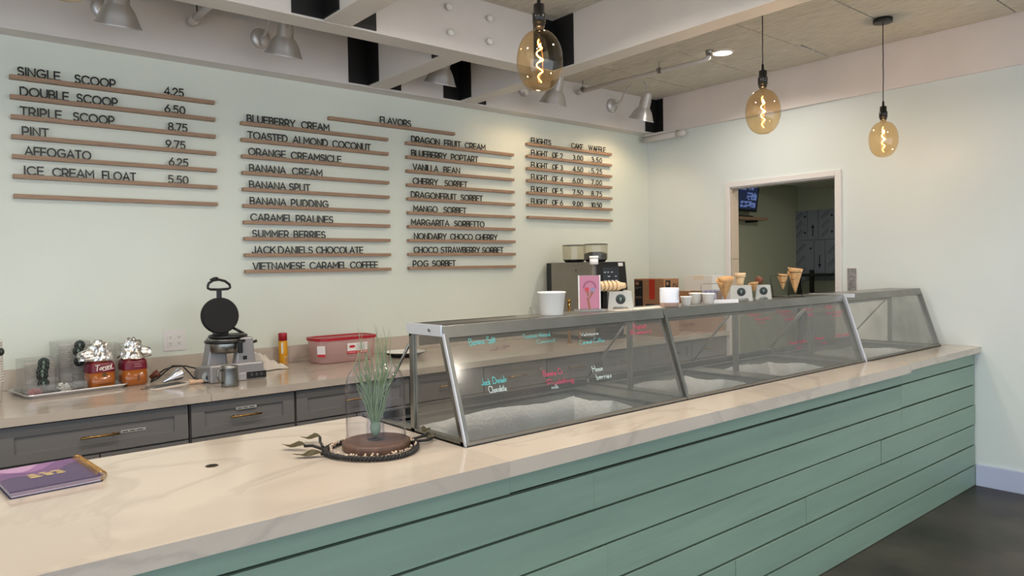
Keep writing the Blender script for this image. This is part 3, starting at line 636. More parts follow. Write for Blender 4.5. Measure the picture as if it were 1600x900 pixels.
# wall swirl marks of old adhesive
# ------------------------------------------------------------------ lamps
def gooseneck(x, y_wall=HY, on=0, label=''):
    t_ = thing('wall_sconce', label, 'lamp', (x, y_wall, 3.02), 0, 'gooseneck lamps above the menu')
    bm = new(); lathe(bm, [(.062, 0), (.062, .012), (.055, .026), (.035, .036), (.01, .04)], 28, M=rot('X', 90)); obj('wall_plate', bm, M_alu, t_)
    pts = [(0, -.035, 0)] + [(0, -.06 - .36 * (i / 12), .05 + .20 * math.sin(PI * (.12 + .80 * i / 12)) ** 1.0) for i in range(13)] + [(0, -.435, .02)]
    P = [(0, -.03, 0), (0, -.08, .005), (0, -.13, .035), (0, -.17, .085), (0, -.215, .13), (0, -.27, .16), (0, -.33, .165), (0, -.38, .14), (0, -.41, .095), (0, -.42, .04), (0, -.42, .0)]
    bm = new(); tube(bm, P, .0085, 10); obj('gooseneck_arm', bm, M_alu, t_)
    Ms = T(0, -.42, .02) @ rot('X', 19)
    bm = new(); lathe(bm, [(.014, .03), (.034, .022), (.045, .005), (.047, -.05), (.0485, -.052), (.0495, -.108), (.056, -.116), (.074, -.140), (.089, -.170), (.103, -.205), (.112, -.216), (.112, -.219), (.100, -.208), (.085, -.170), (.070, -.142), (.046, -.112), (.043, -.01)], 36, M=Ms, cap1=False, cap0=True)
    sh = obj('lamp_shade', bm, M_alu, t_)
    bm = new(); lathe(bm, [(.013, -.07), (.015, -.09), (.03, -.12), (.034, -.15), (.024, -.178), (.004, -.186)], 20, M=Ms); obj('bulb', bm, M_warmon if on else M_frostw, t_)
    if on:
        l = bpy.data.lights.new('sconce_light', 'SPOT'); l.energy = on; l.color = (1, .74, .45); l.shadow_soft_size = .03; l.spot_size = math.radians(130); l.spot_blend = .6
        lo = bpy.data.objects.new('sconce_light', l); COL.objects.link(lo); lo.parent = t_; lo.matrix_local = Ms @ T(0, 0, -.205) 
    return t_
for x, on, lb in ((.868, 0, 'aluminium gooseneck lamp above the single scoop ledges'), (1.738, 0, 'aluminium gooseneck lamp second from the left, above the gap of menus'), (2.85, 0, 'aluminium gooseneck lamp before the black bracket, above the flavors heading'), (3.912, 6, 'aluminium gooseneck lamp directly behind the nearest hanging bulb, above the flights list'), (4.969, 9, 'aluminium gooseneck lamp nearest the right corner')):
    gooseneck(x, HY, on, lb)
def pendant(x, y, label, watts):
    t_ = thing('pendant_lamp', label, 'lamp', (x, y, 2.25), 0, 'amber globe pendants over the counter')
    bm = new()
    n = 16; prof = []
    for i in range(n + 1):
        a = -PI / 2 + PI * i / n; r = .0905 * max(0, math.cos(a)) ** .82; z = .118 + .118 * math.sin(a); prof.append((max(r, .002), z))
    prof = [p for p in prof if not (p[1] > .15 and p[0] < .022)] + [(.021, .232), (.018, .255)]
    lathe(bm, prof, 36, cap1=False); obj('glass_globe', bm, M_amber, t_)
    bm = new(); lathe(bm, [(.015, .245), (.022, .25), (.022, .262), (.0255, .262), (.0255, .30), (.021, .303), (.021, .335), (.008, .338), (.006, .37)], 20); obj('socket', bm, M_blackp, t_)
    bm = new(); wz = [random.uniform(-.0025, .0025) for _ in range(14)]
    ctop = ZC - .02 - 2.25
    tube(bm, [(wz[i], 0, .36 + (ctop - .36) * i / 13) for i in range(14)], .0032, 6); obj('cord', bm, M_blackp, t_)
    bm = new(); lathe(bm, [(.06, ctop + .02), (.06, ctop - .004), (.055, ctop - .006), (.008, ctop - .008)], 28); obj('canopy', bm, M_blackp, t_)
    fl = new(); pts = []
    for i in range(70):
        s = i / 69; a = s * 2 * PI * 3.6; r = .006 + .010 * math.sin(PI * s); pts.append((r * math.cos(a), r * math.sin(a) * .6, .035 + .165 * s))
    tube(fl, pts, .0022, 5); obj('filament', fl, M_filament, t_)
    fs = new(); tube(fs, [(.0, 0, .245), (0, 0, .16)], .004, 6); tube(fs, [(0, 0, .16), (0, 0, .04)], .0012, 5); obj('glass_stem', fs, M_clear, t_)
    l = bpy.data.lights.new('pendant_light', 'POINT'); l.energy = watts; l.color = (1, .74, .46); l.shadow_soft_size = .008
    lo = bpy.data.objects.new('pendant_light', l); COL.objects.link(lo); lo.parent = t_; lo.location = (0, 0, .12)
pendant(1.925, 2.107, 'amber globe pendant lamp hanging nearest, left of the big beam', 5)
pendant(3.531, 2.107, 'amber globe pendant lamp hanging second from the right over the freezer cases', 5)
pendant(5.0, 2.107, 'farthest amber globe pendant lamp by the right wall with its black canopy in view', 5)
pendant(.325, 2.107, 'amber globe pendant lamp of which only the bottom shows at the top left', 6)
for i, (x, y) in enumerate(CAN_POS):
    if i and i < 9 and False: pass
    t_ = thing('ceiling_downlight', 'round lit downlight in the ceiling tiles behind the big beam' if i == 0 else 'round ceiling downlight outside the picture, %s of the room' % ['', 'near centre', 'near right', 'near left', 'far back centre', 'far back right', 'far back left', 'left of the aisle', 'mid aisle', 'aisle left'][i], 'lamp', (x, y, ZC))
    bm = new(); lathe(bm, [(.085, .0), (.085, -.006), (.07, -.009), (.068, -.004)], 28, cap1=False, cap0=False); obj('rim', bm, M_white, t_)
    bm = new(); lathe(bm, [(.069, -.005), (.069, -.003)], 28); obj('lens', bm, M_lampon, t_)
    l = bpy.data.lights.new('downlight', 'AREA'); l.shape = 'DISK'; l.size = .13; l.energy = CAN_W; l.color = (1, .91, .80); l.spread = math.radians(150)
    lo = bpy.data.objects.new('downlight', l); COL.objects.link(lo); lo.parent = t_; lo.location = (0, 0, -.012)
# ------------------------------------------------------------------ pipes, knobs, spot on the beams
M_pipe = mat('white_pipe_paint', (208, 203, 200), .4)
sp = thing('sprinkler_pipe', 'white sprinkler pipe hung under the ceiling right of the big beam', 'pipe', (4.62, 3.2, 3.09))
bm = new(); tube(bm, [(-.10, 1.27, -.012), (.0, .12, -.004), (.02, .05, 0), (.035, .025, .02), (.04, .02, .068)], .019, 12); obj('pipe', bm, M_pipe, sp)
bm = new(); lathe(bm, [(.0235, -.03), (.0235, .03)], 14, M=T(-.098, 1.23, -.012) @ rot('X', 90)); obj('coupling', bm, M_pipe, sp)
bm = new(); lathe(bm, [(.023, .03), (.03, .066), (.03, .07)], 14, M=T(.04, .02, 0)); obj('escutcheon', bm, M_steel, sp)
for yy in (.42, 1.2):
    bm = new(); tube(bm, [(-.02 - .07 * yy, yy, .068), (-.02 - .07 * yy, yy, .02)], .003, 6); lathe(bm, [(.024, -.008), (.024, .008)], 14, M=T(-.02 - .07 * yy, yy, -.004) @ rot('X', 90)); obj('hanger', bm, M_steel, sp)
s2 = thing('sprinkler_pipe', 'short white pipe ending in the beam left of the second gooseneck lamp', 'pipe', (1.325, 4.48, 3.035))
bm = new(); tube(bm, [(0, -.01, 0), (0, -.88, 0)], .021, 12); obj('pipe', bm, M_pipe, s2)
bm = new(); lathe(bm, [(.028, 0), (.028, .09)], 14, M=T(0, -.01, 0) @ rot('X', 90)); obj('coupling', bm, M_pipe, s2)
bm = new(); tube(bm, [(0, -.12, .02), (0, -.12, .12)], .004, 6); obj('hanger', bm, M_black, s2)
pp = thing('capped_pipe', 'short white capped pipe in the corner under the beam ends', 'pipe', (5.52, 4.3, 2.775))
bm = new(); tube(bm, [(0, .27, 0), (0, -.13, 0)], .029, 14); obj('pipe', bm, M_pipe, pp)
bm = new(); tube(bm, [(0, -.13, 0), (0, -.19, 0), (0, -.21, 0)], [.032, .032, .02], 14); obj('pipe_cap', bm, M_pipe, pp); obj('pipe_clip', B(-.02, -.1, .026, .02, .24, .046), M_pipe, pp)
for px, py, lb in ((701, 52, 'lower left'), (762, 66, 'lower right'), (698, 12, 'upper left'), (762, 30, 'upper right')):
    p = at(px, py, 3.447); t_ = thing('hanging_knob', 'small white round knob on the cross beam, %s of four' % lb, 'knob', (p.x, 3.447, p.z), 0, 'white knobs on the cross beam')
    bm = new(); lathe(bm, [(.009, 0), (.009, .012), (.02, .018), (.021, .028), (.013, .036), (.002, .038)], 18, M=rot('X', 90)); obj('knob_body', bm, M_plasticw, t_)
p = at(660, -8, 3.3)
t_ = thing('spotlight', 'small white round spotlight cut off by the top edge of the picture', 'lamp', (p.x, 3.3, p.z))
bm = new(); tube(bm, [(0, 0, -.01), (.0, .0, .06)], [.033, .028], 20); lathe(bm, [(.033, -.012), (.027, -.012), (.026, .0)], 20, cap0=False, cap1=False); obj('lamp_head', bm, M_white, t_)
bm = new(); lathe(bm, [(.0255, -.0115), (.0255, -.0105)], 20); obj('lens', bm, M_black, t_); obj('bracket', B(-.01, 0, .04, .01, .146, .052), M_white, t_)
# steel plate on the right wall
t_ = thing('wall_plate', 'narrow brushed metal plate on the right wall beside the doorway', 'plate', (XR, 2.61, 1.42))
obj('plate', B(-.01, -.034, -.09, 0, .034, .09), mat('scuffed_metal', (150, 150, 150), .5, .3, bump=.8, bscale=60, var=.2, vscale=30), t_, .002)
obj('plate_frame', B(-.004, -.042, -.098, 0, .042, .098), M_plasticw, t_)

# ------------------------------------------------------------------ glass cloche group on the counter
bx, by = 1.192, 2.150
wb = thing('wooden_base', 'round dark wooden base under the glass cloche', 'base', (bx, by, ZT))
bm = new(); lathe(bm, [(.108, 0), (.113, .003), (.113, .024), (.108, .027)], 48); obj('disc', bm, M_wood, wb)
gc = thing('glass_cloche', 'open topped clear glass cloche around the spiky air plant', 'cloche', (bx, by, ZT + .0272))
bm = new(); lathe(bm, [(.101, 0), (.099, .004), (.0985, .17), (.096, .20), (.086, .228), (.068, .25), (.058, .262), (.0555, .262), (.066, .248), (.084, .226), (.094, .199), (.0965, .17), (.0965, .004)], 56, cap0=False, cap1=False); obj('glass', bm, M_clear, gc)
jar = thing('glass_jar', 'small clear glass jar holding the air plant inside the cloche', 'jar', (bx, by + .005, ZT + .0272))
bm = new(); lathe(bm, [(.028, 0), (.030, .004), (.030, .052), (.026, .062), (.0275, .064), (.0275, .076), (.0255, .076), (.0245, .062), (.028, .052), (.028, .004)], 32, cap1=False); obj('glass', bm, M_clear, jar)
pl = thing('air_plant', 'spiky green air plant in the glass jar under the cloche', 'plant', (bx, by + .005, ZT + .037))
bm = new(); lathe(bm, [(.006, .0), (.014, .01), (.018, .03), (.014, .055), (.008, .08)], 14); obj('plant_base', bm, M_leaf, pl)
for i in range(50):
    a = random.uniform(0, 2 * PI); big = i < 20; h = random.uniform(.27, .36) if big else random.uniform(.12, .24); lean = random.uniform(.02, .10 if big else .085); cur = random.uniform(-.09, .09)
    pts = []; rr = []; ph = random.uniform(0, 6)
    for k in range(9):
        s = k / 8; r = .008 + lean * s ** 1.3 * (1.0 if s < .8 else 1.0); r = min(r, .048 if (h * s > .215) else .086); wob = .016 * math.sin(s * 5 + ph) * s
        pts.append((r * math.cos(a + cur * 10 * s) + wob, r * math.sin(a + cur * 10 * s), .03 + h * s)); rr.append(.0032 * (1 - s) ** .7 + .0004)
    bm = new(); tube(bm, pts, rr, 4); obj('leaf', bm, M_leaf, pl)
# braided lei
lei = thing('braided_lei', 'black braided garland with pale shell beads ringed around the wooden base', 'garland', (1.165, 2.125, ZT))
M_braid = mat('black_braid', (28, 26, 24), .5, bump=.4, bscale=150); M_shell = mat('shell_bead', (206, 182, 160), .35, var=.25, vscale=60); M_olive = mat('dark_olive_ribbon', (64, 56, 26), .5)
for k in range(3):
    pts = []
    for i in range(180):
        a = 2 * PI * i / 180; q = a * 26 + k * 2 * PI / 3; R0 = .148 + .006 * math.sin(3 * a); r = R0 + .0075 * math.cos(q); pts.append((r * math.cos(a), r * math.sin(a) * 1.0, .0095 + .0045 * math.sin(q)))
    bm = new(); tube(bm, pts, .0042, 6, closed=True); obj('braid_strand', bm, M_braid, lei)
bm = new()
for i in range(120):
    a = random.uniform(0, 2 * PI); r = .136 + random.uniform(-.004, .006); c = Vector((r * math.cos(a), r * math.sin(a), .008 + random.uniform(0, .014)))
    bmesh.ops.create_icosphere(bm, subdivisions=1, radius=random.uniform(.003, .0048), matrix=T(*c))
obj('beads', bm, M_shell, lei, kind='stuff')
def tail(pts, lf):
    bm = new(); tube(bm, pts, .005, 6); obj('cord', bm, M_braid, lei)
    bm = new(); e = Vector(pts[-1]); d0 = Vector(lf) - e; s = d0.cross(Vector((0, 0, 1))).normalized(); n = 6
    up = []
    for k in range(n + 1):
        t = k / n; wd = .0145 * math.sin(PI * min(1, t * .93 + .07)) ** .7; c = e + d0 * t + Vector((0, 0, .004 + .003 * math.sin(t * 7))); tw = math.sin(t * 5) * .5
        up.append((bm.verts.new(c + s * wd + Vector((0, 0, wd * tw))), bm.verts.new(c - s * wd - Vector((0, 0, wd * tw)))))
    for a_, b_2 in zip(up, up[1:]): bm.faces.new((a_[0], a_[1], b_2[1], b_2[0]))
    o = obj('ribbon_end', bm, M_olive, lei); sd = o.modifiers.new('thick', 'SOLIDIFY'); sd.thickness = .0012
def Lp(x, y, z=.012): return (x - 1.165, y - 2.125, z)
tail([Lp(1.03, 2.20), Lp(1.01, 2.25, .02), Lp(.995, 2.28, .016)], Lp(.945, 2.352, .012))
tail([Lp(1.04, 2.235), Lp(1.06, 2.30, .016), Lp(1.08, 2.345, .02)], Lp(1.03, 2.395, .016))
tail([Lp(1.02, 2.14), Lp(1.0, 2.165, .01)], Lp(.925, 2.215, .008))
tail([Lp(1.30, 2.12), Lp(1.36, 2.11, .02), Lp(1.385, 2.13, .02)], Lp(1.405, 2.19, .03))
tail([Lp(1.31, 2.09), Lp(1.35, 2.075, .012), Lp(1.375, 2.09, .012)], Lp(1.385, 2.12, .015))

# ------------------------------------------------------------------ notebook
nb = thing('spiral_notebook', 'purple wavy covered notebook with gold spiral lying on the counter', 'notebook', (.292, 2.488, ZT), math.radians(4.5))
W_, H_ = .224, .284
obj('back_cover', B(-W_/2, -H_/2, 0, W_/2, H_/2, .003), mat('navy_cover', (38, 32, 62), .4), nb)
M_page = mat('page_edges', (196, 184, 196), .7)
for k, z in enumerate((.003, .0065, .010, .0135)):
    obj('pages', B(-W_/2 + .004 + .002 * (k % 2), -H_/2 + .003 + .002 * k, z, W_/2 - .004, H_/2 - .004, z + .0032), M_page if k % 2 == 0 else mat('lilac_pages', (176, 146, 160), .6), nb)
cv = obj('front_cover', B(-W_/2, -H_/2, .0175, W_/2, H_/2, .0200), mat('deep_purple_cover', (72, 54, 92), .4), nb)
def wavy(bm, y0f, z, x0=-W_/2, x1=W_/2, n=24):
    pts = [(x0 + (x1 - x0) * i / n, max(-H_/2, min(H_/2, y0f(i / n)))) for i in range(n + 1)]
    for (xa, ya), (xb, yb) in zip(pts, pts[1:]):
        if ya < H_/2 - 1e-4 or yb < H_/2 - 1e-4: quad(bm, (xa, ya, z), (xb, yb, z), (xb, H_/2, z), (xa, H_/2, z))
for y0, amp, ph, z, colr, nm in ((-.02, .03, .5, .02015, (104, 66, 116), 'plum'), (.045, .035, 1.2, .0203, (136, 92, 144), 'mauve'), (.085, .045, 2.2, .02045, (176, 136, 176), 'lilac')):
    bm = new(); wavy(bm, lambda t, y0=y0, amp=amp, ph=ph: y0 + .09 * t * (1 if nm != 'plum' else .9) + amp * math.sin(t * 8 + ph), z); obj('cover_wave', bm, mat('cover_' + nm, colr, .4), cv)
bm = new()
for cxx, cyy, sw, sh_ in ((-.034, .012, .024, .013), (-.006, .014, .02, .012), (.026, .012, .03, .012), (-.03, -.006, .03, .012), (.004, -.004, .026, .014), (.034, -.006, .02, .012), (-.028, -.024, .034, .014), (.006, -.022, .022, .014), (.034, -.024, .024, .013)):
    quadv = [bm.verts.new((cxx + sw / 2 * math.cos(t * PI / 5) , cyy + sh_ / 2 * math.sin(t * PI / 5) * 1.05, .0207)) for t in range(10)]; bm.faces.new(quadv)
obj('gold_lettering', bm, mat('gold_print', (196, 172, 118), .45), cv)
for k in range(26):
    y = -H_/2 + .012 + k * (H_ - .024) / 25; bm = new(); tube(bm, [(W_/2 + .001 + .0135 * math.cos(a), y + .0015 * math.sin(a), .0150 + .0140 * math.sin(a)) for a in [2 * PI * i / 14 for i in range(14)]], .0011, 5, closed=True); obj('spiral_ring', bm, M_brass, nb)

# ------------------------------------------------------------------ things on the back counter
ZB = .965
# sheet tray
tr = thing('sheet_tray', 'aluminium sheet tray under the clear lid bins at the left', 'tray', (.63, 4.37, ZB), math.radians(9))
bm = new(); a_, b_ = .235, .165
def rr_(w, h, r, n=5): return [(cx + r * math.cos(math.radians(t)), cy + r * math.sin(math.radians(t))) for cx, cy, t0 in ((w - r, h - r, 0), (-w + r, h - r, 90), (-w + r, -h + r, 180), (w - r, -h + r, 270)) for t in [t0 + 90 * i / n for i in range(n + 1)]]
loops = [(rr_(a_ - .02, b_ - .02, .02), .001), (rr_(a_ - .004, b_ - .004, .024), .019), (rr_(a_, b_, .028), .021), (rr_(a_ + .001, b_ + .001, .028), .016)]
vs = [[bm.verts.new((x, y, z)) for x, y in l] for l, z in loops]
bm.faces.new(vs[0])
for p_, q_ in zip(vs, vs[1:]):
    for i in range(len(p_)): bm.faces.new((p_[i], p_[(i+1) % len(p_)], q_[(i+1) % len(p_)], q_[i]))
o = obj('pan', bm, M_alu, tr); o.modifiers.new('s', 'SOLIDIFY').thickness = .001
# acrylic bins with lids
M_stick = mat('black_sticker', (24, 26, 26), .5); M_logo = mat('pale_green_print', (112, 132, 120), .6)
def sticker(par, c, r, M_, ext=1.0):
    bm = new(); lathe(bm, [(r, 0), (r, .0006)], 28, M=T(*c) @ M_); s_ = obj('round_sticker', bm, M_stick, par)
    bm = new(); M2 = T(*c) @ M_ @ T(0, 0, .0008)
    bm.faces.new([bm.verts.new(M2 @ Vector((.26 * r * math.cos(t * PI / 5), .2 * r + .26 * r * math.sin(t * PI / 5), 0))) for t in range(10)])
    bm.faces.new([bm.verts.new(M2 @ Vector(p_)) for p_ in ((-.2 * r, .02 * r, 0), (.2 * r, .02 * r, 0), (0, -.5 * r, 0))])
    for t in range(12):
        a = PI * (t + .5) / 12; bm.faces.new([bm.verts.new(M2 @ Vector((rr2 * math.cos(a + da), rr2 * math.sin(a + da), 0))) for rr2, da in ((.7 * r, -.07), (.82 * r, -.07), (.82 * r, .07), (.7 * r, .07))])
    obj('cone_logo', bm, M_logo, s_)
front = rot('X', 90)
def bin_(loc, w, dd, h, label, stick, rz):
    t_ = thing('acrylic_bin', label, 'bin', loc, rz); th = .003
    bm = new(); box(bm, -w/2, -dd/2, 0, w/2, dd/2, th); box(bm, -w/2, -dd/2, th, w/2, -dd/2 + th, h); box(bm, -w/2, dd/2 - th, th, w/2, dd/2, h); box(bm, -w/2, -dd/2 + th, th, -w/2 + th, dd/2 - th, h); box(bm, w/2 - th, -dd/2 + th, th, w/2, dd/2 - th, h)
    obj('bin_walls', bm, M_acryl, t_)
    for sx, sz in stick: sticker(t_, (sx, -dd/2 - .0008, sz), .0265, front)
    return t_
rz9 = math.radians(9)
b1 = (.497, 4.40, ZB + .003); b2 = (.655, 4.47, ZB + .003)
bin_(b1, .15, .15, .175, 'left clear acrylic lid bin with five black round stickers', [(.008, .155), (.006, .133), (0, .11), (0, .09), (.004, .05)], rz9)
bin_(b2, .15, .15, .245, 'tall clear acrylic lid bin with three black round stickers', [(.022, .225), (.014, .195), (.018, .14)], rz9)
bin_((.825, 4.50, ZB + .003), .15, .13, .215, 'empty clear acrylic bin behind the foil topped bottle', [], rz9)
bm = new(); lathe(bm, [(.034, 0), (.036, .001), (.0365, .006), (.033, .009), (.028, .012), (.006, .0125)], 20, cap0=False); lidme = bpy.data.meshes.new('plastic_lid'); bmesh.ops.recalc_face_normals(bm, faces=bm.faces); bm.to_mesh(lidme); bm.free(); lidme.materials.append(M_lid)
for base, n, nm in ((b1, 14, 'left'), (b2, 21, 'tall')):
    for dx in (-.036, .036):
        for k in range(n):
            a = rz9; ddx, ddy = dx, -.02; o = obj('plastic_lid', lidme, None); o.location = (base[0] + ddx * math.cos(a) - ddy * math.sin(a), base[1] + ddx * math.sin(a) + ddy * math.cos(a), base[2] + .0035 + k * .0108)
            tag(o, 'clear plastic cup lid stacked in the %s acrylic bin, %s stack' % (nm, 'left' if dx < 0 else 'right'), 'lid', 'clear lids %s stack of the %s bin' % ('left' if dx < 0 else 'right', nm))
cd = thing('topping_caddy', 'clear four compartment box of toppings at the front of the sheet tray', 'caddy', (.56, 4.262, ZB + .003), rz9)
bm = new()
for k in range(5): x = -.13 + .065 * k; box(bm, x - .0012, -.03, 0, x + .0012, .03, .052)
box(bm, -.13, -.03, 0, .13, -.028, .052); box(bm, -.13, .028, 0, .13, .03, .052); box(bm, -.13, -.03, 0, .13, .03, .002); obj('caddy_walls', bm, M_acryl, cd)
for k, (c, nm, n, hh) in enumerate((((190, 70, 74), 'red_sprinkles', 90, .03), ((50, 34, 32), 'dark_chips', 60, .014), ((232, 228, 220), 'marshmallows', 60, .042), ((60, 40, 38), 'chocolate_bits', 60, .014))):
    bm = new()
    for i in range(n): bmesh.ops.create_icosphere(bm, subdivisions=1, radius=.0055 if k == 2 else .0035, matrix=T(-.0975 + .065 * k + random.uniform(-.026, .026), random.uniform(-.023, .023), .005 + random.uniform(0, hh)))
    obj(nm, bm, mat(nm, c, .5), cd, kind='stuff')
# sauce bottles
def bottle(loc, rz, label, name_print, tilt):
    t_ = thing('sauce_bottle', label, 'bottle', loc, rz); w_ = .062
    bm = new(); lathe(bm, [(w_ - .008, 0), (w_, .008), (w_, .085)], 32, sq=5); obj('sauce_body', bm, M_cara, t_)
    bm = new(); lathe(bm, [(w_ + .0004, .085), (w_ + .0004, .115), (w_ - .003, .132), (w_ - .010, .14)], 32, sq=5, cap0=False, cap1=False); obj('maroon_label', bm, M_maroon, t_)
    bm = new(); lathe(bm, [(w_ - .010, .139), (w_ - .026, .156), (.018, .168), (.015, .20)], 32, sq=3); obj('bottle_neck', bm, M_cara, t_)
    fn = lambda u, v, w2: (u, -w_ - .0012, v)
    bm = new()
    if name_print:
        write(bm, 'Torani', .034, lambda u, v, w2: (-.042 + u + v * .12, -w_ - .0014, .097 + u * .14 + v * .8), .078, .14); obj('label_print', bm, mat('cream_print', (232, 222, 216), .5), t_)
        bm = new(); ribbon(bm, [(-.004, .096), (.046, .103)], .004, 0, fn); obj('label_print', bm, mat('cream_print', (232, 222, 216), .5), t_)
        bm = new(); lathe(bm, [(.011, 0), (.011, .0006)], 18, M=T(.002, -w_ - .0006, .074) @ front); obj('seal', bm, mat('dark_gold', (90, 70, 30), .5), t_)
        bm = new(); ribbon(bm, [(-.025, .025), (.035, .025)], .003, 0, fn); obj('label_print', bm, M_ink, t_)
    else:
        for a_ in ((-.01, .115, .02, .115), (-.012, .103, .026, .103)): ribbon(bm, [(a_[0], a_[1]), (a_[2], a_[3])], .0025, 0, fn)
        obj('label_print', bm, mat('rose_print', (200, 150, 160), .5), t_); bm = new(); ribbon(bm, [(.008, .03), (.008, .052)], .011, 0, fn); obj('label_print', bm, mat('brown_print', (120, 70, 30), .5), t_)
    # crumpled foil cap
    bm = new(); bmesh.ops.create_icosphere(bm, subdivisions=4, radius=1.0)
    from mathutils import noise as NZ
    for v in list(bm.verts):
        if v.co.z < -.35: bm.verts.remove(v)
    for v in bm.verts:
        c = v.co.copy(); s = 1 + .22 * NZ.noise(c * 2.6 + Vector((loc[0] * 30, 0, 0))) + .16 * (abs(NZ.noise(c * 6 + Vector((3, loc[0] * 9, 1)))) - .2)
        flare = 1 + max(0, .25 - c.z) * .55; side = 1 + (.55 if c.x * tilt > .72 and c.z < .3 else 0)
        v.co = Vector((c.x * .055 * s * flare * side, c.y * .05 * s * flare, .170 + c.z * .086 * s))
    fo = obj('foil_cap', bm, M_foil, t_); sd = fo.modifiers.new('s', 'SOLIDIFY'); sd.thickness = .0008
    return t_
bottle((.763, 4.32, ZB + .003), rz9, 'amber caramel sauce bottle with foil cap and maroon label standing on the tray', True, -1)
bottle((.925, 4.335, ZB), math.radians(6), 'amber caramel sauce bottle with foil cap standing on the counter beside the tray', False, 1)
# cups at the left edge
bm = new(); lathe(bm, [(.030, 0), (.042, .10), (.0445, .101), (.0445, .105), (.0415, .105), (.029, .003)], 24, cap1=False); cupme = bpy.data.meshes.new('paper_cup'); bmesh.ops.recalc_face_normals(bm, faces=bm.faces); bm.to_mesh(cupme); bm.free(); cupme.materials.append(M_paper)
for k in range(15):
    o = obj('paper_cup', cupme, None); o.location = (.300, 4.20, ZB + .20 + .0 - k * 0 + 0) if False else (.296, 4.20, ZB + k * .0125)
    tag(o, 'cream paper cup nested in the stack at the left edge', 'cup', 'stack of paper cups at the left edge')
tcup = thing('paper_cup', 'topmost white paper cup with black logo on the left edge stack', 'cup', (.296, 4.20, ZB + .1875))
bm = new(); lathe(bm, [(.030, 0), (.042, .10), (.0445, .101), (.0445, .105), (.0415, .105), (.029, .003)], 24, cap1=False); obj('cup_body', bm, M_paper, tcup); sticker(tcup, (.034, -.030, .055), .018, rot('Z', 42) @ front)
# knives of paper, cones, roller etc
t_ = tag(obj('parchment_paper', B(-.13, -.055, 0, .13, .055, .0015, M=T(1.07, 4.13, ZB) @ rot('Z', 20)), mat('parchment', (226, 214, 204), .6)), 'white parchment sheet under the metal cone tools', 'paper')
sc_ = thing('steel_scraper', 'flat dark steel sheet lying on the parchment', 'scraper', (1.045, 4.15, ZB + .0016), math.radians(24))
obj('blade', B(-.1, -.04, 0, .1, .04, .002), mat('dark_steel', (92, 92, 94), .4, .7), sc_)
cn = thing('cone_mold', 'shiny silver cone mold resting on the flat steel sheet', 'cone mold', (1.085, 4.17, ZB + .004), math.radians(25))
bm = new(); lathe(bm, [(.004, -.065), (.032, .045), (.034, .047), (.031, .045)], 28, M=T(0, 0, .034) @ rot('Y', 74) ); obj('cone', bm, M_chrome, cn)
sp_ = thing('spatula', 'small thin metal spatula at the left end of the parchment', 'spatula', (.95, 4.10, ZB + .002), math.radians(15))
obj('blade', B(-.04, -.011, 0, .035, .011, .003), M_steel, sp_, .001)
ro = thing('cone_roller', 'grey cone roller with a pale wooden handle before the waffle maker', 'roller', (1.21, 4.09, ZB), math.radians(-12))
bm = new(); lathe(bm, [(.026, -.03), (.028, -.028), (.028, .028), (.026, .03)], 24, M=T(.025, .01, .028) @ rot('X', 78) ); obj('roller_body', bm, M_steeld, ro)
bm = new(); lathe(bm, [(.012, .0), (.012, .012)], 16, M=T(.03, -.02, .03) @ rot('X', 78)); obj('roller_hub', bm, M_blackp, ro)
bm = new(); lathe(bm, [(.014, 0), (.013, .02), (.0085, .035), (.011, .06), (.008, .075)], 16, M=T(-.065, -.02, .014) @ rot('Y', 90)); obj('wooden_handle', bm, mat('pale_wood', (214, 178, 146), .5), ro)
cb = thing('power_cord', 'black power cord looping from the waffle maker along the backsplash', 'cord', (1.1, 4.3, ZB))
bm = new(); tube(bm, [(-.09, .02, .005), (-.06, .05, .03), (0, .1, .055), (.06, .13, .065), (.12, .12, .062), (.16, .06, .05), (.19, .02, .03)], .0045, 8); obj('cable', bm, M_blackp, cb)
bm = new(); tube(bm, [(-.09, .02, .005), (-.05, .03, .02), (0, .08, .045), (.05, .12, .07), (.1, .11, .066), (.115, .02, .03), (.12, -.03, .008), (.16, -.04, .012), (.19, 0, .02)], .0045, 8); obj('cable', bm, M_blackp, cb)
bm = new(); lathe(bm, [(.012, 0), (.02, .03), (.021, .05)], 12, M=T(-.1, .03, .03) @ rot('Y', 60), cap1=False); 
tag(obj('torn_cone', bm, M_choc), 'small brown broken cone piece beside the cord', 'cone').location = (1.12, 4.34, ZB - .01)
# waffle maker
wm = thing('waffle_maker', 'open black and steel round waffle maker standing on the back counter', 'waffle maker', (1.40, 4.16, ZB))
M_grey = mat('grey_enamel', (150, 148, 150), .35, .3)
bm = new(); prism(bm, [(-.15, 0), (.15, 0), (.15, .045), (.09, .075), (-.15, .10)], 'x', -.17, .125)
bmesh.ops.transform(bm, matrix=Matrix.Identity(4), verts=bm.verts); obj('base', bm, M_grey, wm, .012)
bm = new(); prism(bm, [(-.155, .0), (-.155, .045), (-.10, .07), (-.02, .09), (-.02, 0)], 'x', -.02, .135); obj('control_housing', bm, mat('silver_housing', (176, 174, 176), .3, .5), wm, .008)
bm = new(); Mp = T(.078, -.157, .030) @ rot('X', 0)
cp = obj('control_panel', B(-.055, -.002, -.022, .055, 0, .016, M=Mp), M_blackp, wm, .003)
bm = new()
for k in range(3): lathe(bm, [(.008, 0), (.008, .003)], 12, M=T(.050 + .027 * k, -.159, .030) @ front)
obj('buttons', bm, mat('button_grey', (70, 72, 76), .5), cp)
for sx, nm in ((-1, 'left'), (1, 'right')):
    bm = new(); x0 = -.125 if sx < 0 else .005
    prism(bm, [(x0 - .02, .07), (x0 + .10, .07), (x0 + .085, .235), (x0 + .01, .235)], 'y', -.09 if sx > 0 else -.01, .09 if sx < 0 else -.02); obj('support_arm', bm, M_grey, wm, .01)
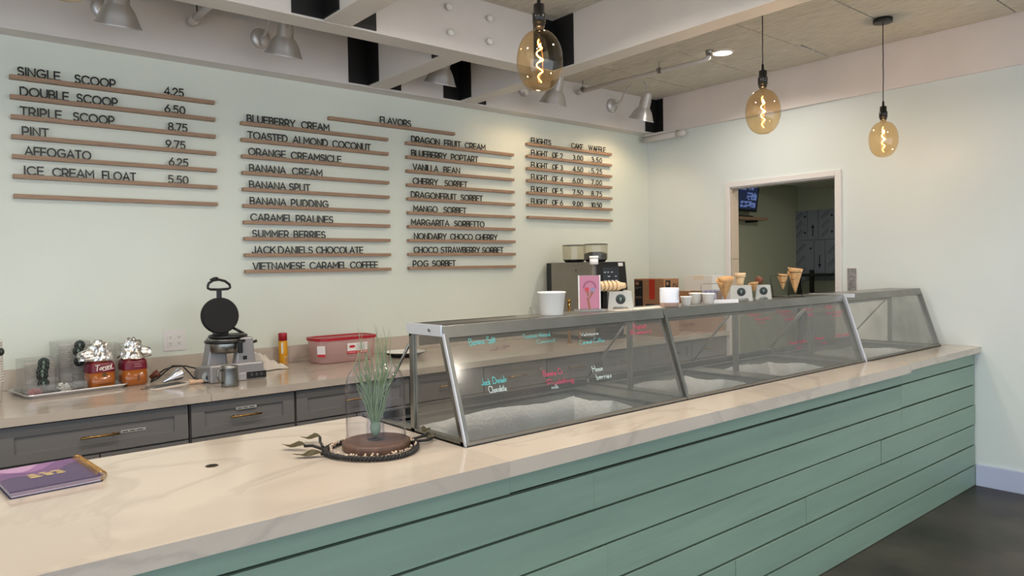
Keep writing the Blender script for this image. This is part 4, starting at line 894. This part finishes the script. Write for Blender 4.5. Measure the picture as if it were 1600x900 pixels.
obj('power_switch', B(.03, -.094, .11, .05, -.09, .13), M_blackp, wm)
bm = new(); lathe(bm, [(.085, .15), (.093, .16), (.093, .215), (.088, .225), (.088, .232)], 40, c=(-.03, .0, 0)); obj('lower_drum', bm, M_steel, wm)
bm = new(); lathe(bm, [(.1, .232), (.104, .236), (.104, .246), (.098, .25)], 40, c=(-.02, .0, 0)); obj('lower_rim', bm, M_blackp, wm)
bm = new(); tube(bm, [(-.03 + .105 * math.cos(a) - .01, -.02 + .1 * math.sin(a), .215 + .0 * a) for a in [math.radians(t) for t in range(100, 345, 12)]] + [(.09, -.07, .20), (.12, -.05, .205)], .009, 8); obj('locking_ring', bm, M_blackp, wm)
obj('latch', B(-.005, -.125, .15, .018, -.105, .215), M_blackp, wm, .003)
Mu = T(-.045, .05, .355) @ rot('Y', -3) @ rot('X', 84)
bm = new(); lathe(bm, [(.098, -.02), (.102, -.015), (.102, .012), (.096, .016)], 44, M=Mu); obj('upper_plate', bm, mat('matte_black', (8, 8, 8), .7), wm)
bm = new(); lathe(bm, [(.094, -.03), (.1, -.024), (.1, -.02)], 44, M=Mu); obj('upper_shell', bm, M_steel, wm)
obj('hinge', B(-.085, .03, .225, -.005, .07, .275), M_blackp, wm, .004); bm = new(); tube(bm, [(.03, .06, .28), (.085, .05, .245)], .008, 8); obj('hinge_arm', bm, M_blackp, wm)
bm = new(); prism(bm, [(-.105, .42), (-.095, .445), (-.07, .455), (-.02, .455), (.005, .445), (.015, .42), (.0, .40), (-.09, .40)], 'y', .045, .065); obj('plate_cap', bm, M_blackp, wm)
obj('handle_stem', B(-.058, .048, .452, -.032, .06, .505), M_blackp, wm)
hp = [(-.105, .525), (-.10, .54), (-.075, .556), (-.045, .56), (-.01, .55), (.015, .53), (.018, .512), (.005, .505), (-.045, .503), (-.09, .505), (-.105, .512)]
bm = new(); tube(bm, [(x, .054, z) for x, z in hp], .0075, 8, closed=True); tube(bm, [(-.09, .054, .555), (-.07, .054, .565), (-.05, .054, .566)], .009, 8); obj('loop_handle', bm, M_blackp, wm)
# pitcher
pt = thing('milk_pitcher', 'small brushed steel milk pitcher in front of the waffle maker', 'pitcher', (1.285, 3.865, ZB))
bm = new(); lathe(bm, [(.042, 0), (.0445, .004), (.044, .02), (.041, .05), (.040, .095), (.043, .108), (.041, .108), (.038, .095), (.039, .05), (.042, .01)], 36, cap1=False); obj('pitcher_body', bm, M_steeld, pt)
bm = new(); tube(bm, [(-.038, -.012, .09), (-.065, -.02, .092), (-.07, -.022, .06), (-.06, -.02, .03), (-.042, -.014, .025)], .0055, 8); obj('handle', bm, M_steel, pt)
# cloth
clo = new(); n = 26
for i in range(n + 1):
    for j in range(14):
        u, v = i / n, j / 13; x = 1.55 + .23 * u + .012 * math.sin(v * 9); y = 4.30 + .13 * v + .012 * math.sin(u * 11); edge = math.sin(PI * min(u, .999)) ** .5 * math.sin(PI * v) ** .5
        z = ZB + .004 + edge * (.075 * math.exp(-((u - .3) / .25) ** 2) + .035 + .018 * math.sin(u * 17 + v * 6 + 2 * math.sin(v * 5)) + .012 * math.sin(v * 15 - u * 11)); clo.verts.new((x, y, z))
clo.verts.ensure_lookup_table()
for i in range(n):
    for j in range(13):
        f = clo.faces.new([clo.verts[k] for k in (i*14+j, (i+1)*14+j, (i+1)*14+j+1, i*14+j+1)]); f.smooth = True
tag(obj('dish_cloth', clo, M_cloth), 'crumpled off-white dish cloth between waffle maker and spray can', 'cloth')
# spray can
cn = thing('spray_can', 'yellow spray can with red cap against the backsplash', 'can', (1.855, 4.545, ZB))
bm = new(); lathe(bm, [(.027, 0), (.028, .003), (.028, .145), (.024, .155)], 28); obj('can_body', bm, M_yellow, cn)
bm = new(); lathe(bm, [(.0275, .152), (.0275, .198), (.025, .202)], 28); obj('cap', bm, M_red, cn)
bm = new(); write(bm, 'PAM', .035, lambda u, v, w_: (-.026 - 0 + v * .35 * .0 + .0285 * math.sin(-.9 + v * 14) + .026, -.0287 * math.cos(-.9 + v * 14), .125 - u), .05, .16); 
bm.free(); bm = new()
def oncan(u, v, w_): a = u / .0285; return (.0286 * math.sin(a), -.0286 * math.cos(a), v)
ribbon(bm, [(-.016, .075), (-.016, .135)], .012, 0, oncan); obj('white_print', bm, M_plasticw, cn)
bm = new(); ribbon(bm, [(.008, .01), (.008, .045)], .015, 0, oncan); obj('white_print', bm, M_plasticw, cn)
bm = new(); 
for k in range(4): ribbon(bm, [(.002, .016 + .007 * k), (.014, .016 + .007 * k)], .002, 0, lambda u, v, w_: tuple(c * 1.01 if i < 2 else c for i, c in enumerate(oncan(u, v, w_))))
obj('barcode', bm, M_ink, cn)
# red lidded tub
tb = thing('storage_tub', 'clear plastic storage tub with red lid on the back counter', 'tub', (2.20, 4.40, ZB))
bm = new(); ls = [(rr_(.185, .085, .05, 6), 0), (rr_(.20, .10, .06, 6), .01), (rr_(.215, .112, .07, 6), .155)]
vs = [[bm.verts.new((x, y, z)) for x, y in l] for l, z in ls]; bm.faces.new(vs[0][::-1])
for p_, q_ in zip(vs, vs[1:]):
    for i in range(len(p_)): f = bm.faces.new((p_[i], p_[(i+1) % len(p_)], q_[(i+1) % len(p_)], q_[i])); f.smooth = True
obj('tub_body', bm, glassy('pink_clear_plastic', (244, 222, 222), .08, .2, .42, (240, 206, 202)), tb)
bm = new(); ls = [(rr_(.222, .119, .075, 6), .148), (rr_(.222, .119, .075, 6), .166), (rr_(.20, .10, .06, 6), .167), (rr_(.195, .095, .06, 6), .161)]
vs = [[bm.verts.new((x, y, z)) for x, y in l] for l, z in ls]; bm.faces.new(vs[-1])
for p_, q_ in zip(vs, vs[1:]):
    for i in range(len(p_)): bm.faces.new((p_[i], p_[(i+1) % len(p_)], q_[(i+1) % len(p_)], q_[i]))
obj('lid', bm, M_red, tb)
def tubf(u, v, w_=0): return (u, -.1125 - (v - .1) * .06 - w_, v)
M_lw = mat('label_white', (226, 222, 222), .5); M_lr = mat('label_red', (190, 30, 46), .5)
def rectp(name, m, u0, v0, u1, v1, w_, par, fn=tubf):
    bm = new(); quad(bm, fn(u0, v0, w_), fn(u1, v0, w_), fn(u1, v1, w_), fn(u0, v1, w_)); return obj(name, bm, m, par)
lb = rectp('paper_label', M_lw, -.02, .055, .125, .125, .001, tb); rectp('label_band', M_lr, -.02, .055, .125, .073, .0014, tb)
bm = new(); fn = lambda u, v, w_: tubf(u, v, .0018)
bm.faces.new([bm.verts.new(fn(.015 + .022 * math.cos(t * PI / 8), .102 + .009 * math.sin(t * PI / 8), 0)) for t in range(16)]); obj('label_emblem', bm, M_lr, tb)
bm = new()
for k in range(6): ribbon(bm, [(.05, .082 + .007 * k), (.105 if k % 2 else .115, .082 + .007 * k)], .002, 0, fn)
obj('label_print', bm, mat('grey_print', (120, 120, 124), .5), tb)
bm = new(); 
for k in range(4): ribbon(bm, [(.078 + .011 * k, .064), (.085 + .011 * k, .064)], .008, 0, fn)
ribbon(bm, [(-.012, .064), (.04, .064)], .003, 0, fn); obj('label_print', bm, mat('pale_print', (236, 190, 194), .5), tb)
def tubc(u, v, w_=0): return (-.196 + u * .62 - (v - .1) * .03, -.098 - u * .62 - (v - .1) * .03 - w_, v)
rectp('side_label', M_lw, -.03, .05, .03, .12, .003, tb, tubc); rectp('side_label_band', M_lr, -.03, .05, .03, .066, .0034, tb, tubc)
# dark pan edge near the cloche
dp = thing('black_pan', 'black rimmed pan with white inside behind the glass cloche', 'pan', (2.62, 4.30, ZB))
bm = new(); lathe(bm, [(.09, 0), (.15, .03), (.155, .034), (.147, .034), (.088, .004)], 36, cap1=True); obj('pan_body', bm, M_blackp, dp)
bm = new(); lathe(bm, [(.146, .0335), (.087, .006)], 36, cap0=False); obj('pan_inside', bm, M_plasticw, dp)

# espresso machine
em = thing('coffee_machine', 'large steel and black automatic coffee machine with touch screen on the back counter', 'coffee machine', (4.37, 4.27, ZB))
obj('steel_side', B(-.172, -.275, .03, -.168, .225, .632), mat('machine_steel', (140, 134, 124), .45, .35, var=.05, vscale=5), em)
obj('rear_strip', B(-.172, .226, .03, -.1, .285, .630), M_blackp, em, .002)
obj('body', B(-.168, -.02, .03, .17, .28, .63), M_blackp, em, .003); obj('base', B(-.17, -.30, 0, .17, .28, .03), M_blackp, em)
obj('upper_head', B(-.168, -.275, .41, .17, -.02, .63), M_blackp, em, .004); obj('far_side', B(.165, -.275, .03, .17, -.02, .41), M_blackp, em)
bm = new(); lathe(bm, [(.006, 0), (.006, .003)], 10, M=T(-.172, -.07, .565) @ rot('Y', -90)); obj('lock', bm, M_blackp, em)
Ms = T(.003, -.285, .515) @ rot('X', -6)
obj('touch_screen', B(-.172, -.016, -.118, .18, 0, .115, M=Ms), M_blackp, em, .004)
sc2 = obj('screen_glass', B(-.105, -.018, -.1, .085, -.016, .07, M=Ms), mat('screen_slate', (48, 54, 62), .25), em)
bm = new()
for i in range(4):
    for j in range(4):
        if random.random() < .85: box(bm, -.09 + .042 * j, -.0188, -.075 + .034 * i, -.09 + .042 * j + random.uniform(.012, .028), -.018, -.075 + .034 * i + .006, M=Ms)
obj('screen_icons', bm, mat('icon_white', (190, 196, 205), .4, emit=(150, 160, 175), estr=.5), em)
obj('screen_sticker', B(.09, -.0178, .078, .145, -.016, .105, M=Ms), M_plasticw, em)
M_hop = glassy('hopper_plastic', (240, 236, 226), .1, .06, .10, (200, 195, 180)); M_smoke = glassy('lid_smoke', (190, 188, 180), .2, .1, .3, (130, 128, 118))
for k, yo in enumerate((.12, -.13)):
    bm = new(); lathe(bm, [(.075, .632), (.098, .657)], 30, c=(0, yo, 0)); obj('hopper_base', bm, M_blackp, em)
    bm = new(); lathe(bm, [(.098, .657), (.1, .772)], 30, c=(0, yo, 0), cap0=False, cap1=False); obj('bean_hopper', bm, M_hop, em)
    bm = new(); lathe(bm, [(.102, .772), (.102, .779), (.09, .782)], 30, c=(0, yo, 0)); obj('hopper_lid', bm, M_smoke, em)
    if k: bm = new(); lathe(bm, [(.094, .659), (.094, .70), (.05, .715)], 24, c=(0, yo, 0)); obj('coffee_beans', bm, mat('beans', (34, 24, 18), .6, bump=1, bscale=120), em, kind='stuff')
bm = new(); box(bm, -.06, -.26, .22, .04, -.03, .41); obj('dispenser_head', bm, M_black, em)
for px, lb in ((889, 'left'), (905, 'right')):
    q = at(px, 478, 4.02); t_ = thing('brass_tap', '%s one of two small brass taps beside the coffee machine' % lb, 'tap', (q.x, 4.02, ZB))
    bm = new(); tube(bm, [(0, 0, 0), (0, 0, .33)], .010, 10); lathe(bm, [(.02, 0), (.02, .01)], 14); lathe(bm, [(.018, .215), (.021, .222), (.021, .238), (.014, .245)], 14); lathe(bm, [(.014, .322), (.017, .328), (.014, .345)], 14); obj('post', bm, M_brass, t_)
    bm = new(); tube(bm, [(0, 0, .23), (.035, -.012, .235), (.05, -.016, .215)], .008, 8); obj('spout', bm, M_brass, t_)
# cartons
bxn = thing('brown_carton', 'brown carton with black and red print near the right corner', 'box', (4.9, 3.94, ZB))
obj('carton', B(-.10, -.16, 0, .10, .16, .482), M_card, bxn, .003)
def lface(u, v, w_=0): return (-.1008 - w_, .16 - u, v)          # face towards the left
def fface(u, v, w_=0): return (-.10 + u, -.1608 - w_, v)
for u0, v0, u1, v1, m in ((.01, .20, .095, .468, M_ink), (.165, .31, .225, .478, mat('box_red', (186, 52, 34), .6)), (.125, .16, .26, .27, M_ink)): rectp('printed_panel', m, u0, v0, u1, v1, .0, bxn, lface)
rectp('printed_panel', M_ink, .02, .32, .085, .468, 0, bxn, fface)
rectp('logo_patch', M_card, .018, .43, .055, .457, .0006, bxn, lface); rectp('logo_patch', M_card, .03, .43, .06, .455, .0006, bxn, fface)
bm = new()
for v in (.41, .40, .33, .32): ribbon(bm, [(.018, v), (.08 if v != .40 else .05, v)], .004, 0, lambda u, v, w_: lface(u, v, .0008))
obj('fine_print', bm, mat('grey_brown_print', (130, 112, 96), .6), bxn)
bm = new(); write(bm, 'B2', .055, lambda u, v, w_: fface(.175 - v, .33 + u, .0006), .11, .17); obj('large_print', bm, M_ink, bxn)
tc_ = tag(obj('plain_carton', B(-.11, -.17, 0, .11, .17, .357), M_card), 'plain tan carton under the white box in the corner', 'box'); tc_.location = (5.475, 3.895, ZB)
wbx = thing('white_box', 'white box on top of the plain tan carton beside the doorway', 'box', (5.478, 3.87, ZB + .357))
obj('box_body', B(-.08, -.145, 0, .08, .145, .142), M_plasticw, wbx, .002); obj('tape', B(-.0812, -.06, .105, -.08, .05, .142), mat('cream_tape', (228, 216, 196), .4), wbx)
obj('slot', B(-.0815, -.06, 0.0, -.08, .08, .004), M_black, wbx)

# ------------------------------------------------------------------ things on the freezer tops
ZS = ZT + .3992
def onshelf(px, Y): p = at(px, 470, Y); return p.x
tb_ = thing('ice_cream_tub', 'large white paper tub standing on the left freezer case', 'tub', (onshelf(862, 2.165), 2.165, ZS))
bm = new(); lathe(bm, [(.044, 0), (.046, .002), (.0555, .088), (.058, .089), (.059, .094), (.056, .096), (.054, .088), (.045, .004)], 40, cap1=False); obj('tub_wall', bm, M_plasticw, tb_)
bm = new(); lathe(bm, [(.012, 0), (.013, .012), (.010, .014)], 16, c=(-.01, .04, .088)); bm.free()
for px, w_, h_ in ((831, .016, .032), (840, .022, .040)):
    t_ = tag(obj('clear_card_holder', B(-w_/2, -.002, 0, w_/2, .002, h_, M=rot('X', -12)), M_acryl, bevel=0), 'small clear acrylic wedge left of the white tub, %s one' % ('narrower' if px < 835 else 'wider'), 'card holder'); t_.location = (onshelf(px, 2.24), 2.24, ZS)
# picture sign
sg = thing('acrylic_sign', 'pink ice cream cone picture in a clear acrylic stand on the freezer top', 'sign', (onshelf(921, 2.19), 2.19, ZS), math.radians(-32))
obj('stand_base', B(-.062, -.03, 0, .062, .03, .012), M_acryl, sg, .001)
obj('sign_panel', B(-.047, -.004, .012, .047, .004, .158), M_acryl, sg)
obj('sign_edge', B(-.049, -.0045, .012, -.044, .0045, .158), M_plasticw, sg); obj('sign_edge', B(.044, -.0045, .012, .049, .0045, .158), M_plasticw, sg)
pc = obj('poster', B(-.0435, -.0062, .013, .0435, -.0042, .156), mat('poster_pink', (186, 120, 142), .5), sg)
fnp = lambda u, v, w_: (u, -.0066, v)
bm = new(); ribbon(bm, [(.0 + .026 * math.cos(a), .105 + .026 * math.sin(a)) for a in [PI * i / 12 for i in range(13)]], .008, 0, fnp); obj('poster_arch', bm, mat('poster_rose', (156, 84, 116), .5), pc)
bm = new(); ribbon(bm, [(-.002, .013), (-.006, .045), (-.01, .055)], .009, 0, fnp); bm.faces.new([bm.verts.new((.004 - .012 + .0 + x, -.0067, z)) for x, z in ((-.010, .09), (.004, .09), (.005, .05))]); bm.faces.new([bm.verts.new((x, -.0067, z)) for x, z in ((.006, .09), (.02, .088), (-.002, .05))]); obj('poster_cones', bm, mat('poster_brown', (148, 96, 70), .5), pc)
for x, z, c in ((-.012, .097, (196, 60, 76)), (.014, .095, (140, 130, 160))):
    bm = new(); bm.faces.new([bm.verts.new((x + .0095 * math.cos(t * PI / 7), -.0069, z + .0095 * math.sin(t * PI / 7))) for t in range(14)]); obj('poster_scoop', bm, mat('scoop_%d' % c[0], c, .5), pc)
# spoon tube with white jar top
st = thing('sample_jar', 'small labelled white jar on a clear tube behind the pink sign', 'jar', (onshelf(929, 2.25), 2.25, ZS))
bm = new(); lathe(bm, [(.024, 0), (.024, .004), (.009, .01), (.010, .205)], 20); obj('clear_tube', bm, M_acryl, st)
bm = new(); lathe(bm, [(.019, .205), (.019, .231)], 22); obj('jar_body', bm, M_plasticw, st); bm = new(); lathe(bm, [(.0205, .231), (.0205, .243)], 22); obj('jar_lid', bm, M_paper, st)
# acrylic stand builder
def astand(px, w_, h_, Y, rz, label, wood=False):
    t_ = thing('cone_stand', label, 'stand', (onshelf(px, Y), Y, ZS), math.radians(rz)); m = glassy('milky_acrylic', (225, 225, 220), .12, .1, .45, (228, 226, 218))
    bm = new(); k = w_ / 2; prism(bm, [(-k, 0), (-k + .018, 0), (-k + .026, .014), (k - .026, .014), (k - .018, 0), (k, 0), (k - .008, h_), (-k + .008, h_)], 'y', -.0262, -.0238); obj('front_panel', bm, m, t_)
    obj('stand_top', B(-k + .008, -.026, h_ - .003, k - .008, .035, h_), m, t_); obj('back_panel', B(-k + .008, .033, 0, k - .008, .035, h_ - .003), M_acryl, t_)
    sticker(t_, (0, -.0264, h_ * .58), h_ * .27, front); return t_
astand(968, .115, .082, 2.18, -38, 'milky acrylic stand with round black logo right of the pink sign')
astand(1157, .118, .082, 2.16, -48, 'milky acrylic cone stand with oval black logo carrying the upright cake cone')
astand(1192, .085, .078, 2.16, -50, 'narrow milky acrylic stand beneath the lying cones')
# nested cake cones lying in a row
bm = new(); lathe(bm, [(.013, 0), (.0145, .03), (.0155, .032), (.021, .034), (.0235, .05), (.0215, .052), (.019, .036), (.012, .004)], 22, cap1=False); ccme = bpy.data.meshes.new('cake_cone'); bmesh.ops.recalc_face_normals(bm, faces=bm.faces); bm.to_mesh(ccme); bm.free(); ccme.materials.append(M_wafer)
for k in range(7):
    o = obj('cake_cone', ccme, None); o.matrix_world = T(onshelf(938, 2.215) + k * .021, 2.215 + k * -.0055, ZS + .083 + .024) @ rot('Z', -14) @ rot('Y', -90)
    tag(o, 'pale cake cone nested in the row lying on the milky stand by the sign', 'cone', 'cake cones lying nested on the stand')
o = obj('cake_cone', ccme, None); o.matrix_world = T(onshelf(1157, 2.165), 2.165, ZS + .082) @ Matrix.Scale(1.25, 4); tag(o, 'single upright pale cake cone on the acrylic stand', 'cone')
def wcone(loc, M_, L_, R_, label, m=None, grp=None):
    """rolled waffle cone, tip at origin, opening up"""
    bm = new(); n = 28; rings = []
    for j in range(8):
        s = j / 7; ring = []
        for i in range(n + 1):
            a = 2 * PI * 1.12 * i / n; off = .003 * i / n; slope = .20 * L_ * (i / n) * s
            r = R_ * s * (1 + off * 6) + .001 + off; ring.append(bm.verts.new((r * math.cos(a), r * math.sin(a), L_ * s - slope)))
        rings.append(ring)
    for p_, q_ in zip(rings, rings[1:]):
        for i in range(n): f = bm.faces.new((p_[i], p_[i+1], q_[i+1], q_[i])); f.smooth = True
    o = obj('waffle_cone', bm, m or M_cone); sd = o.modifiers.new('s', 'SOLIDIFY'); sd.thickness = .002; o.matrix_world = T(*loc) @ M_; tag(o, label, 'cone', grp); return o
wcone((onshelf(1133, 2.14), 2.14, ZS + .012), rot('Y', -14) @ rot('X', 10) @ rot('Z', 150), .13, .042, 'large waffle cone leaning in the wire rack between cups and stand')
wcone((onshelf(1179, 2.17), 2.17, ZS + .045), rot('Y', -12) @ rot('Z', 150), .052, .024, 'small waffle cone between the two right acrylic stands')
bm = new(); lathe(bm, [(.012, 0), (.021, .04), (.023, .042), (.02, .04)], 22, cap1=True, M=T(0, 0, .022) @ rot('Z', 20) @ rot('Y', 86)); o = obj('chocolate_cone', bm, M_choc); o.location = (onshelf(1184, 2.18), 2.18, ZS + .078); tag(o, 'dark brown chocolate cone lying on the narrow stand', 'cone')
# mug
mg = thing('mug', 'white mug with beige base and round black logo on the freezer top', 'mug', (onshelf(1046, 2.115), 2.115, ZS))
bm = new(); lathe(bm, [(.038, 0), (.043, .006), (.0445, .022)], 36, cap1=False); obj('beige_base', bm, mat('mug_clay', (164, 138, 126), .6), mg)
bm = new(); lathe(bm, [(.0446, .022), (.0446, .088), (.0435, .09), (.042, .088), (.041, .03)], 36, cap0=False, cap1=False); obj('mug_wall', bm, mat('mug_white', (224, 226, 234), .25), mg)
bm = new(); lathe(bm, [(.041, .03), (.0405, .031)], 24); obj('mug_inside', bm, M_plasticw, mg)
bm = new()
def onmug(u, v, w_=0): a = u / .045 + .35; return (.0452 * math.sin(a), -.0452 * math.cos(a), .055 + v)
ribbon(bm, [(.017 * math.cos(t), .02 * math.sin(t)) for t in [2 * PI * i / 24 for i in range(24)]] + [(.017, 0)], .0018, 0, onmug); ribbon(bm, [(0, -.006), (0, .006)], .006, 0, onmug); obj('mug_logo', bm, M_ink, mg)
# small cups
cg = 'small white sample cups on the freezer top'
bm = new(); lathe(bm, [(.0215, 0), (.027, .042), (.029, .043), (.0285, .047), (.026, .046), (.021, .004)], 26, cap1=False); scm = bpy.data.meshes.new('cup'); bmesh.ops.recalc_face_normals(bm, faces=bm.faces); bm.to_mesh(scm); bm.free(); scm.materials.append(M_paper)
for px, Y, s, lb in ((1072, 2.12, .95, 'small white sample cup next to the mug'), (1087, 2.19, 1.15, 'small white sample cup in the middle of three'), (1107, 2.13, 1.12, 'small white sample cup nearest the waffle cone')):
    t_ = thing('sample_cup', lb, 'cup', (onshelf(px, Y), Y, ZS), 0, cg); t_.scale = (s, s, s); obj('cup_wall', scm, None, t_)
    bm = new(); 
    for k in range(2): ribbon(bm, [(.012, .018 + .011 * k), (.021, .018 + .011 * k)], .004, 0, lambda u, v, w_: ((.0262) * math.sin(u / .026 + .3), -(.0262) * math.cos(u / .026 + .3), v))
    obj('cup_print', bm, M_ink, t_)
# wire rack with printed bag
wr = thing('wire_rack', 'small chrome wire rack holding printed paper behind the sample cups', 'rack', (onshelf(1115, 2.235), 2.235, ZS), math.radians(-30))
bm = new(); tube(bm, [(-.07, 0, 0), (-.07, 0, .085), (-.062, 0, .094), (.062, 0, .094), (.07, 0, .085), (.07, 0, 0)], .0018, 6); tube(bm, [(-.07, .03, .002), (-.07, -.03, .002)], .0018, 6); tube(bm, [(.07, .03, .002), (.07, -.03, .002)], .0018, 6); obj('wire_frame', bm, M_steel, wr)
obj('printed_paper', B(-.06, .004, 0, .066, .007, .062), mat('blue_grey_paper', (160, 158, 172), .6), wr)
bm = new(); write(bm, '29 00 82', .014, lambda u, v, w_: (-.05 + u, .0034, .042 + v), .07, .18)
for k in range(3): ribbon(bm, [(-.045, .032 - .011 * k), (.0, .032 - .011 * k)], .003, 0, lambda u, v, w_: (u, .0034, v))
obj('print', bm, mat('slate_print', (86, 88, 120), .5), wr)
obj('printed_panel', B(.02, .002, .004, .05, .0038, .055), mat('brown_print_panel', (120, 98, 84), .6), wr)
tag(obj('paper_card', B(-.07, -.004, 0, .07, .004, .018, M=rot('Z', -30)), M_lw), 'low white card strip before the wire rack', 'card').location = (onshelf(1133, 2.10), 2.10, ZS)
tag(obj('paper_sheet', B(-.2, -.05, 0, .2, .05, .001), mat('flat_sheet', (222, 214, 202), .5)), 'pale flat sheet lying on the freezer top between stand and mug', 'paper').location = (onshelf(1000, 2.16), 2.16, ZS)
# black wire rack with two waffle cones
br = thing('cone_rack', 'black wire cone holder at the right end of the middle freezer case', 'rack', (onshelf(1232, 2.17), 2.17, ZS), math.radians(-40))
bm = new(); tube(bm, [(-.085, 0, 0), (-.105, 0, .115), (-.10, 0, .122), (-.02, 0, .128)], .0018, 6)
def ring(bm, c, r): tube(bm, [(c[0] + r * math.cos(a), c[1] + r * math.sin(a), c[2]) for a in [2 * PI * i / 18 for i in range(18)]], .0018, 6, closed=True)
ring(bm, (-.03, 0, .122), .026); ring(bm, (-.03, 0, .085), .017); ring(bm, (.04, 0, .142), .036); ring(bm, (.04, 0, .10), .022)
tube(bm, [(.0, .0, 0), (.005, .0, .142)], .0018, 6); tube(bm, [(.076, 0, 0), (.076, 0, .142)], .0018, 6); ring(bm, (-.06, 0, .002), .04); ring(bm, (.05, 0, .002), .04); obj('wire_frame', bm, M_black, br)
obj('foot_plate', B(-.10, -.03, 0, .09, .03, .0015), M_black, br)
ca = math.radians(-40); bxx, byy = onshelf(1232, 2.17), 2.17
for lx, tip, L_, R_, lb in ((-.03, .045, .092, .027, 'smaller waffle cone in the black wire holder'), (.04, .022, .15, .040, 'larger waffle cone in the black wire holder')):
    wcone((bxx + lx * math.cos(ca), byy + lx * math.sin(ca), ZS + tip), rot('Z', 120), L_, R_, lb)
